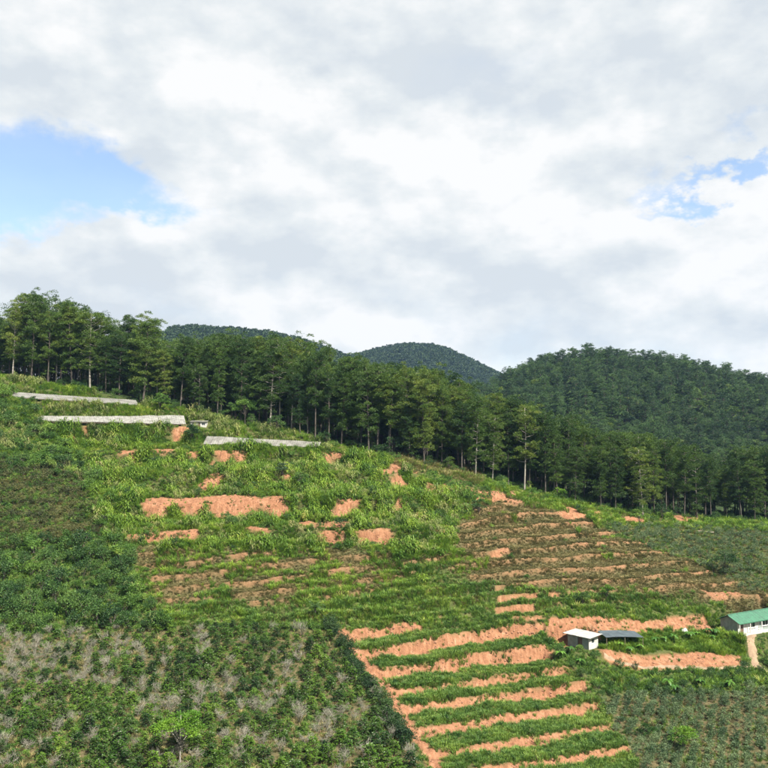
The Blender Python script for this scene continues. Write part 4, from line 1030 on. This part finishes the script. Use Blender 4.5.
def house():
    r = thing('house', 'small white house with green tin roof at the right edge', 'house', (HOUSE_P[0], HOUSE_P[1], HOUSE_Z), math.atan2(hd[1], hd[0]))
    Ln, Dp, Hw, Hr = 17.0, 4.4, 2.75, 4.0
    part('plinth', 'concrete', r, lambda m: m.box((Ln / 2, Dp / 2 - 0.6, -0.25), (Ln + 0.6, Dp + 2.0, 0.8)))
    holes = [(0.7, 1.9, 0.15, 2.25), (4.0, 6.0, 1.0, 2.2), (8.6, 10.6, 1.0, 2.2), (12.2, 13.2, 0.15, 2.25)]
    part('front_wall', 'white_wall', r, lambda m: wall_with_holes(m, 7.4, Hw, [h for h in holes if h[1] < 7.4]))
    m2 = MB(); wall_with_holes(m2, 9.6, Hw, [(h[0] - 7.4, h[1] - 7.4, h[2], h[3]) for h in holes if h[0] > 7.4])
    o = obj('front_wall', m2.mesh('front_wall', 'grey_wall'), r); o.location = (7.4, 0.03, 0); o['label'] = 'grey green front wall of the further half'
    def gable(x):
        def f(m):
            P = np.array([(x - .08, 0.153, 0.15), (x - .08, Dp, 0.15), (x - .08, Dp, Hw - 0.02), (x - .08, Dp / 2, Hr - 0.12), (x - .08, 0.153, Hw - 0.02)])
            Q = P + (0.16, 0, 0); m.add(np.r_[P, Q], [(0, 1, 2, 3, 4)[::-1], (5, 6, 7, 8, 9)] + [(i, (i + 1) % 5, 5 + (i + 1) % 5, 5 + i) for i in range(5)])
        return f
    part('gable_wall', 'grey_wall', r, gable(0.08)); part('gable_wall', 'grey_wall', r, gable(Ln - 0.08))
    part('back_wall', 'grey_wall', r, lambda m: m.box((Ln / 2, Dp + 0.08, Hw / 2), (Ln, 0.15, Hw)))
    rf = part('roof', 'green_sheet', r, lambda m: (m.tube([(-0.6, Dp / 2, Hr + 0.05), (Ln + 0.6, Dp / 2, Hr + 0.05)], [0.10, 0.10], 6), m.box((Ln / 2, -0.84, Hw - 0.28), (Ln + 1.2, 0.06, 0.16))))
    N_ = 18; w = (Ln + 1.2) / N_; ez = Hw - 0.20
    me = None
    for k in range(N_):
        x0 = -0.6 + k * w
        for side in (0, 1):
            m = MB()
            if side == 0: sheet(m, (x0, -0.85, ez), (x0 + w - 0.02, -0.85, ez), (x0, Dp / 2, Hr), (x0 + w - 0.02, Dp / 2, Hr), 4, 0.025)
            else: sheet(m, (x0 + w - 0.02, Dp + 0.85, ez), (x0, Dp + 0.85, ez), (x0 + w - 0.02, Dp / 2 + 0.01, Hr), (x0, Dp / 2 + 0.01, Hr), 4, 0.025)
            obj('roof_sheet', m.mesh('roof_sheet', 'green_sheet'), rf)
    for i, h in enumerate(holes):
        isdoor = h[2] < 0.5; cx = (h[0] + h[1]) / 2; wd = h[1] - h[0]; ht = h[3] - h[2]; cz = (h[2] + h[3]) / 2
        if isdoor:
            d = part('door', 'door_wood', r, lambda m: (m.box((cx - wd / 4, 0.13, cz), (wd / 2 - 0.05, 0.04, ht - 0.06)), m.box((cx + wd / 4, 0.13, cz), (wd / 2 - 0.05, 0.04, ht - 0.06))))
            part('handle', 'trim_white', d, lambda m: m.box((cx + 0.08, 0.09, cz - 0.05), (0.04, 0.05, 0.14)))
            part('frame', 'trim_white', d, lambda m: (m.box((h[0] - 0.04, -0.02, cz), (0.08, 0.05, ht)), m.box((h[1] + 0.04, -0.02, cz), (0.08, 0.05, ht)), m.box((cx, -0.02, h[3] + 0.04), (wd + 0.16, 0.05, 0.08))))
        else:
            d = part('window', 'trim_white', r, lambda m: (m.box((h[0] + .04, .06, cz), (.08, .08, ht)), m.box((h[1] - .04, .06, cz), (.08, .08, ht)), m.box((cx, .06, h[3] - .04), (wd - .16, .08, .08)), m.box((cx, .06, h[2] + .04), (wd - .16, .08, .08)), m.box((cx, .06, cz), (.06, .07, ht - .16))))
            for q in (-1, 1): part('pane', 'glass', d, lambda m: m.box((cx + q * wd / 4, .09, cz), (wd / 2 - .1, .012, ht - .18)))
            part('sill', 'concrete', d, lambda m: m.box((cx, -.07, h[2] - .04), (wd + .2, .16, .06)))
    for x in (-0.35, 3.3, 7.3, 11.5, 16.9): part('post', 'trim_white', r, lambda m: m.box((x, -0.72, 1.28), (0.14, 0.14, 2.3)))
    part('rail', 'trim_white', r, lambda m: (m.box((5.3, -0.72, 0.85), (3.8, 0.07, 0.07)), m.box((5.3, -0.72, 0.45), (3.8, 0.05, 0.05)), *[m.box((3.6 + 0.45 * k, -0.72, 0.52), (0.05, 0.04, 0.6)) for k in range(9)]))
house()

def shed():
    d1 = np.array((0.75, 0.66)); d1 /= np.linalg.norm(d1)
    r = thing('shed', 'small shed with flat white tin roof and one bright white wall', 'shed', SHED_C, math.atan2(d1[1], d1[0]))
    W_, Ln, H_ = 3.2, 5.2, 2.35       # local x runs along the bright right wall, y along the dark front
    part('right_wall', 'white_wall', r, lambda m: wall_with_holes(m, W_, H_, [(1.0, 2.0, 1.1, 2.0)]), 'bright white side wall')
    wn = part('window', 'trim_white', r, lambda m: (m.box((1.04, .08, 1.55), (.06, .06, .9)), m.box((1.96, .08, 1.55), (.06, .06, .9)), m.box((1.5, .08, 1.97), (.86, .06, .06)), m.box((1.5, .08, 1.13), (.86, .06, .06))))
    part('pane', 'glass', wn, lambda m: m.box((1.5, .1, 1.55), (.86, .01, .78)))
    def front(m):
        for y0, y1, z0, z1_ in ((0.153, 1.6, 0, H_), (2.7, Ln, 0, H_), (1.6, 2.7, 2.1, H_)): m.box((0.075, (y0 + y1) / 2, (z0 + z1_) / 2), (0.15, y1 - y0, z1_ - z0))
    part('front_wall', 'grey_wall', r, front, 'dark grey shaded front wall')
    part('door', 'door_wood', r, lambda m: m.box((0.11, 2.15, 1.05), (0.05, 1.08, 2.08)))
    part('back_wall', 'grey_wall', r, lambda m: (m.box((W_ - .075, Ln / 2, H_ / 2), (.15, Ln - .31, H_)), m.box((W_ / 2, Ln - .075, H_ / 2), (W_ - .31, .15, H_))))
    rf = part('roof', 'post_wood', r, lambda m: [m.box((W_ / 2, 0.3 + k * (Ln - .6) / 4, H_ + 0.08), (W_ + 0.8, 0.08, 0.10)) for k in range(5)])
    n = 6; w = (Ln + 1.6) / n
    for k in range(n):
        y0 = -0.8 + k * w; dx = random.gauss(0, .08)
        def f(m): sheet(m, (W_ + .6 + dx, y0, H_ + .42 + random.gauss(0, .03)), (W_ + .6 + dx, y0 + w - .03, H_ + .42), (-0.7 + dx, y0, H_ + .17), (-0.7 + dx, y0 + w - .03, H_ + .17 + random.gauss(0, .03)), 4, .02)
        part('roof_sheet', 'shed_sheet', rf, f)
shed()

def lean_to():
    A = at(608, 651); B = at(646, 652)
    ang = math.atan2(B[1] - A[1], B[0] - A[0]); Ln = math.hypot(B[0] - A[0], B[1] - A[1]); z0 = max(A[2], B[2])
    r = thing('lean_to', 'low dark grey lean-to roof beside the white-roofed shed', 'lean-to', (A[0], A[1] + 1.0, z0), ang)
    n = 6; w = Ln / n; hz = lambda x: 2.3 - 1.0 * (x / Ln) ** 1.5
    for k in range(n):
        x0 = k * w; x1 = x0 + w - .02
        part('roof_sheet', 'dark_sheet', r, lambda m: sheet(m, (x0, 0, hz(x0)), (x1, 0, hz(x1)), (x0, 2.8, hz(x0) + .75), (x1, 2.8, hz(x1) + .75), 4, .03))
    for x in (0.2, Ln / 2, Ln - .2):
        for y in (0.2, 2.6): part('post', 'post_wood', r, lambda m: m.tube([(x, y, -1.2), (x, y, hz(x) + y * .26 - .06)], [.06, .05], 5))
lean_to()

LR_MAT = {'greenhouse': 'pale_sheet', 'plastic_tunnel': 'white_sheet', 'tin_shelter': 'grey_sheet'}
LR_LAB = {'greenhouse': ('long pale grey roof topmost under the pine wood at left', 'greenhouse'), 'plastic_tunnel': ('long white plastic roof below the topmost grey roof', 'plastic tunnel'), 'tin_shelter': ('weathered grey tin roof lying lowest, right of the small hut', 'shelter')}
for nm, a, b, c, d_ in ROOFS:
    lab, cat = LR_LAB[nm]; base = np.array((a[0], a[1], z1(a[0], a[1])))
    r = thing(nm, lab, cat, base); a, b, c, d_ = a - base, b - base, c - base, d_ - base
    n = {'greenhouse': 14, 'plastic_tunnel': 16, 'tin_shelter': 13}[nm]; rng = np.random.default_rng(len(nm))
    rough = {'greenhouse': 0.03, 'plastic_tunnel': 0.04, 'tin_shelter': 0.04}[nm]
    P0 = [a + (b - a) * k / n + rng.normal(0, rough, 3) * (0.3, 1.5, 1) for k in range(n + 1)]; P1 = [c + (d_ - c) * k / n + rng.normal(0, rough, 3) * (0.3, 1.5, 1) for k in range(n + 1)]
    if nm == 'plastic_tunnel':
        for k in range(n + 1):
            if k > 10: P1[k] = P1[k] + (0, 0, 0.15 * (k - 10) / 6 + rng.uniform(0, .25)); P0[k] = P0[k] + (0, 0, rng.normal(0, .12))
    for k in range(n):
        g_ = (P0[k + 1] - P0[k]) * 0.012; j = rng.normal(0, rough * .6, 3) * (0, 1, 1)
        ph = rng.uniform(0, 6)
        part('roof_sheet', LR_MAT[nm], r, lambda m: sheet(m, P0[k] + j, P0[k + 1] - g_ + j, P1[k] + j, P1[k + 1] - g_ + j, 4, .03, .025, (lambda t, q: 0.05 * math.sin(3.1 * t + ph) * math.sin(3.1 * q)) if nm != 'greenhouse' else None))
    for k in range(0, n + 1, 2):
        for p in (P0[k] + (0, .15, -.06), P1[k] - (0, .15, .06)):
            gz_ = z1(p[0] + base[0], p[1] + base[1]) - base[2] - .3
            if p[2] > gz_ + .3: part('post', 'post_wood', r, lambda m: m.tube([(p[0], p[1], gz_), p], [.07, .06], 5))
    for q0, q1 in ((P0[0], P0[-1]), (P1[0], P1[-1])):
        part('beam', 'post_wood', r, lambda m: m.tube([q0 - (0, 0, .16 + rough * 2), q1 - (0, 0, .16 + rough * 2)], [.05, .05], 4))
    if nm == 'greenhouse':
        gz_ = min(z1(a[0] + base[0], a[1] + base[1]), z1(c[0] + base[0], c[1] + base[1])) - base[2]
        part('end_panel', 'grey_wall', r, lambda m: m.add([a + (.1, .1, -.1), c + (.1, -.1, -.1), (c[0] + .1, c[1] - .1, gz_ - .2), (a[0] + .1, a[1] + .1, gz_ - .2)] + [a + (.18, .1, -.1), c + (.18, -.1, -.1), (c[0] + .18, c[1] - .1, gz_ - .2), (a[0] + .18, a[1] + .1, gz_ - .2)], [(0, 1, 2, 3), (7, 6, 5, 4), (0, 4, 5, 1), (1, 5, 6, 2), (2, 6, 7, 3), (3, 7, 4, 0)]))

def hut():
    r = thing('hut', 'small white-walled hut with dark openings at the end of the plastic roof', 'hut', (HUT[0] - 2.4, HUT[1], HUT[2] - .3), 0.05); r.scale = (.8, .8, .8)
    Ln, Dp, H_ = 6.2, 3.0, 2.3
    hs = [(0.7, 2.2, 0.9, 1.9), (2.9, 3.8, 0, 2.0), (4.4, 5.6, 0.9, 1.9)]
    part('front_wall', 'white_wall', r, lambda m: wall_with_holes(m, Ln, H_, hs))
    part('back_wall', 'white_wall', r, lambda m: (m.box((Ln / 2, Dp, H_ / 2), (Ln, .15, H_)), m.box((.075, Dp / 2 + .05, H_ / 2), (.15, Dp - .25, H_)), m.box((Ln - .075, Dp / 2 + .05, H_ / 2), (.15, Dp - .25, H_))))
    for h in hs:
        if h[2] == 0: part('door', 'door_wood', r, lambda m: m.box((3.35, .12, 1.0), (.86, .05, 1.96)))
        else:
            w_ = part('window', 'trim_white', r, lambda m: (m.box(((h[0] + h[1]) / 2, .07, 1.4), (.05, .05, .96)), m.box(((h[0] + h[1]) / 2, .07, 0.93), (h[1] - h[0] - .04, .05, .05))))
            part('pane', 'glass', w_, lambda m: m.box(((h[0] + h[1]) / 2, .11, 1.41), (h[1] - h[0] - .04, .01, .96)))
    for k in range(5):
        x0 = -.3 + k * 1.36
        part('roof_sheet', 'grey_sheet', r, lambda m: sheet(m, (x0, -.5, H_ + .08), (x0 + 1.34, -.5, H_ + .08), (x0, Dp + .4, H_ + .55), (x0 + 1.34, Dp + .4, H_ + .55), 4, .03))
hut()

# dirt paths laid on the slope
for k, (q, w) in enumerate(zip(PATH3, PATH_W)):
    m = MB(); n = len(q); rngp = np.random.default_rng(9 + k); V_ = []
    for i in range(n):
        d = q[min(i + 1, n - 1)] - q[max(i - 1, 0)]; d = d / (np.linalg.norm(d) + 1e-9); sd = np.array((-d[1], d[0]))
        ww = w * (1 + rngp.normal(0, .12))
        for t in (-1, -.5, 0, .5, 1):
            p = q[i] + sd * ww * t; V_.append((p[0], p[1], z1(p[0], p[1]) + .10 - .16 * abs(t) ** 4))
    m.add(V_, [(i * 5 + j, i * 5 + j + 1, i * 5 + j + 6, i * 5 + j + 5) for i in range(n - 1) for j in range(4)])
    o = obj('dirt_path', m.mesh('dirt_path', 'dirt', True)); o['kind'] = 'structure'

# ------------------------------------------------------------------ plants with a character of their own
def one_tree(u, v, H, R, mat, name, label, cat, seed, ncl=22, nl=1500, ls=0.3, trunk=0.35, bark='bark', group=None):
    p = at(u, v); t, c = broad_meshes(seed, H, R, ncl, nl, ls, trunk)
    r = thing(name, label, cat, (p[0], p[1], p[2] - .05), 0, group)
    obj('trunk', t.mesh('trunk', bark, True), r); obj('crown', c.mesh('crown', mat), r)
one_tree(180, 764, 7.6, 3.3, 'bright_leaves', 'bright_tree', 'bright green tree with thin pale trunk rising above the coffee bushes', 'tree', 921, 24, 3000, 0.27, 0.28, 'pale_bark')
one_tree(684, 752, 4.6, 2.2, 'bright_leaves', 'round_tree', 'round bright green bush-like tree in the rows at lower right', 'tree', 902, 26, 2400, 0.22, 0.12)
one_tree(648, 741, 3.0, 1.5, 'shrub_leaves', 'small_tree', 'small green tree left of the round bright tree', 'tree', 903, 14, 900, 0.22, 0.15)
one_tree(725, 574, 6.5, 3.0, 'dark_shrub_leaves', 'dark_tree', 'dark rounded tree among the grey green shrubs at right', 'tree', 904, 22, 1800, 0.3, 0.12)
one_tree(583, 606, 3.6, 1.9, 'dark_shrub_leaves', 'small_tree', 'small dark tree above the red bank, left of its brighter neighbour', 'tree', 905, 14, 900, 0.24, 0.15)
one_tree(607, 599, 3.4, 1.6, 'bright_leaves', 'small_tree', 'small bright tree above the red bank on the lowest brown terrace', 'tree', 906, 14, 900, 0.24, 0.15)
one_tree(479, 515, 4.8, 2.3, 'dark_shrub_leaves', 'small_tree', 'dark round tree high on the brown terraces near the wood', 'tree', 907, 16, 1100, 0.26, 0.1)
one_tree(245, 424, 9.0, 3.6, 'shrub_leaves', 'broadleaf_tree', 'light green broadleaf tree before the pines above the tin shelter', 'tree', 908, 24, 2200, 0.4, 0.25)
one_tree(160, 412, 6.5, 3.0, 'shrub_leaves', 'broadleaf_tree', 'low broadleaf tree at the right end of the topmost roof', 'tree', 909, 18, 1500, 0.36, 0.2)
one_tree(192, 442, 5.5, 2.4, 'dark_shrub_leaves', 'broadleaf_tree', 'dark bushy tree left of the tin shelter below the hut', 'tree', 910, 18, 1400, 0.32, 0.12)
one_tree(300, 492, 6.0, 2.4, 'dark_shrub_leaves', 'small_tree', 'dark bushy tree at the right end of the large red bank', 'tree', 911, 18, 1300, 0.3, 0.1)
one_tree(282, 478, 4.6, 1.8, 'grey_leaves', 'small_tree', 'grey green tree between lush terraces above the large red bank', 'tree', 912, 14, 900, 0.28, 0.15)
one_tree(640, 526, 5.5, 2.4, 'shrub_leaves', 'broadleaf_tree', 'light green young tree at the wood edge above grey shrubs', 'tree', 913, 16, 1100, 0.32, 0.15)
one_tree(560, 500, 4.0, 2.2, 'bright_leaves', 'small_tree', 'bright bush before the pines above the brown terraces', 'tree', 914, 14, 900, 0.3, 0.1)

def banana_mesh(seed, h=2.6):
    rng = np.random.default_rng(seed); st = MB(); lf = MB()
    st.tube([(0, 0, -.1), (.03, 0, h * .35), (0, .04, h * .6)], [.13, .11, .06], 7)
    for i in range(8):
        a = i * 2.4 + rng.normal(0, .3); d = np.array((math.cos(a), math.sin(a), 0)); L_ = h * rng.uniform(.55, .8); up = rng.uniform(.6, 1.1)
        sd = np.array((-d[1], d[0], 0)); rowsP = []
        for k in range(7):
            t = k / 6; c = np.array((0, 0, h * .58)) + d * L_ * t * .85 + (0, 0, L_ * (up * t - 1.0 * t * t))
            w = 0.30 * math.sin(math.pi * min(.97, t * .85 + .12)) * h / 2.6 + .02
            rowsP.append((c - sd * w - (0, 0, w * .35), c, c + sd * w - (0, 0, w * .35)))
        V_ = [p for r_ in rowsP for p in r_]
        lf.add(V_, [(k * 3 + j, k * 3 + j + 1, k * 3 + j + 4, k * 3 + j + 3) for k in range(6) for j in range(2)])
    return st.mesh('stem', 'shrub_leaves', True), lf.mesh('leaves', 'banana_leaves', True)
BAN = [banana_mesh(950 + i) for i in range(3)]
for i, (u, v, s) in enumerate(((655, 645, 1.0), (664, 644, .9), (674, 643, 1.1), (690, 641, 1.2), (697, 639, .9), (708, 637, 1.1), (716, 637, 1.0), (712, 642, .8), (640, 652, .9), (630, 655, 1.0), (620, 650, .9), (570, 655, 1.0), (560, 660, 1.1), (580, 668, 1.0), (668, 690, 1.3), (675, 695, 1.1), (700, 688, 1.0), (730, 690, 1.1))):
    p = at(u, v); r = thing('banana_plant', 'banana plant with broad arching leaves, %s' % ('on the grassy bench between shed and house' if i < 11 else ('just below the white-roofed shed' if i < 14 else 'in the belt under the dirt path')), 'banana plant', (p[0], p[1], p[2]), random.uniform(0, 6), 'banana plants')
    r.scale = (s * .75, s * .75, s * .85); b_ = BAN[i % 3]; obj('stem', b_[0], r); obj('leaves', b_[1], r)

def palm():
    p = at(315, 618); rng = np.random.default_rng(77); st = MB(); fr_ = []
    r = thing('young_palm', 'spiky young palm with arching fronds above the coffee field corner', 'palm', p)
    st.tube([(0, 0, -.2), (.05, 0, 1.2), (0, .05, 2.0)], [.16, .13, .10], 7); obj('trunk', st.mesh('trunk', 'bark', True), r)
    for i in range(15):
        m = MB(); a = i * 2.4; d = np.array((math.cos(a), math.sin(a), 0)); L_ = rng.uniform(1.5, 2.1); up = rng.uniform(.3, 1.5); sd = np.array((-d[1], d[0], 0)); P = []
        for k in range(6):
            t = k / 5; P.append(np.array((0, .05, 2.0)) + d * L_ * t + (0, 0, L_ * (up * t - .8 * t * t)))
        m.tube(P, [.025] * 5 + [.008], 3, False)
        for k in range(1, 6):
            for q in np.linspace(0, .8, 3):
                c = P[k - 1] + (P[k] - P[k - 1]) * q
                for sg in (-1, 1): m.leaves(c[None], (sd * sg + d * .5 - np.array((0, 0, .2)))[None], [.5], [.05], rng, (0, 0, 1))
        obj('frond', m.mesh('frond', 'dark_shrub_leaves'), r)
palm()
# tall arching grass clumps that stand out singly
for i, (u, v, s) in enumerate(((575, 600, 1.5), (398, 560, 1.5), (412, 552, 1.6), (386, 548, 1.3), (440, 556, 1.2), (420, 582, 1.2), (528, 592, 1.3), (350, 470, 1.3), (380, 490, 1.4), (400, 492, 1.5), (365, 488, 1.3), (418, 488, 1.3), (330, 480, 1.3), (140, 482, 1.2), (110, 470, 1.3), (95, 440, 1.3), (70, 440, 1.2), (120, 512, 1.2))):
    p = at(u, v); o = obj('grass_clump', GR_TALL[i % 3], None, (p[0], p[1], p[2])); o.scale = (s * 1.3, s * 1.3, s * .9)
    tag(o, 'tall arching clump of pale green grass, ' + ('on the brown terraces' if i in (0, 5, 6) else ('in the middle of the terraces' if i < 5 else ('on the upper lush terraces' if i < 13 else 'at the left edge of the lush terraces'))), 'grass clump', 'tall grass clumps')
# fallen log, white plastic heap
pl_ = at(704, 533)
lg = MB(); lg.tube([(-2.6, 0.2, .55), (-.8, 0, .42), (1.0, .1, .25), (2.8, -.3, .2)], [.24, .22, .2, .16], 8); lg.tube([(-.6, 0, .45), (-.2, .5, 1.1)], [.08, .04], 5)
tag(obj('fallen_log', lg.mesh('fallen_log', 'log_wood', True), None, pl_), 'pale fallen log on the ground under the pines at right', 'log')
ph_ = at(684, 633); hp = MB(); rngh = np.random.default_rng(4); Vh = []
for i in range(9):
    for j in range(12):
        th = math.pi / 2 * i / 8; a = 2 * math.pi * j / 12; rr_h = (1 + rngh.normal(0, .14)); Vh.append((0.8 * math.cos(th) * math.cos(a) * rr_h, .7 * math.cos(th) * math.sin(a) * rr_h, 0.95 * math.sin(th) * rr_h - .1))
hp.add(Vh, [(i * 12 + j, i * 12 + (j + 1) % 12, (i + 1) * 12 + (j + 1) % 12, (i + 1) * 12 + j) for i in range(8) for j in range(12)])
tag(obj('plastic_heap', hp.mesh('plastic_heap', 'plastic_white', True), None, ph_), 'crumpled white plastic heap against the red bank left of the house', 'plastic heap')

# ------------------------------------------------------------------ the air between
hz_m = MB(); hz_m.box((0, 2500, 90), (19000, 5400, 330))
m_, N_, L_ = new_mat('haze'); o_ = N_.new('ShaderNodeOutputMaterial'); pv = N_.new('ShaderNodeVolumePrincipled')
pv.inputs['Color'].default_value = (0.36, 0.60, 1.0, 1); pv.inputs['Density'].default_value = 0.00005; pv.inputs['Anisotropy'].default_value = 0.1
L_.new(pv.outputs[0], o_.inputs['Volume']); MATS['haze'] = m_
hzo = obj('haze', hz_m.mesh('haze', 'haze')); stuff(hzo, 'thin bluish haze over the hills', 'haze')
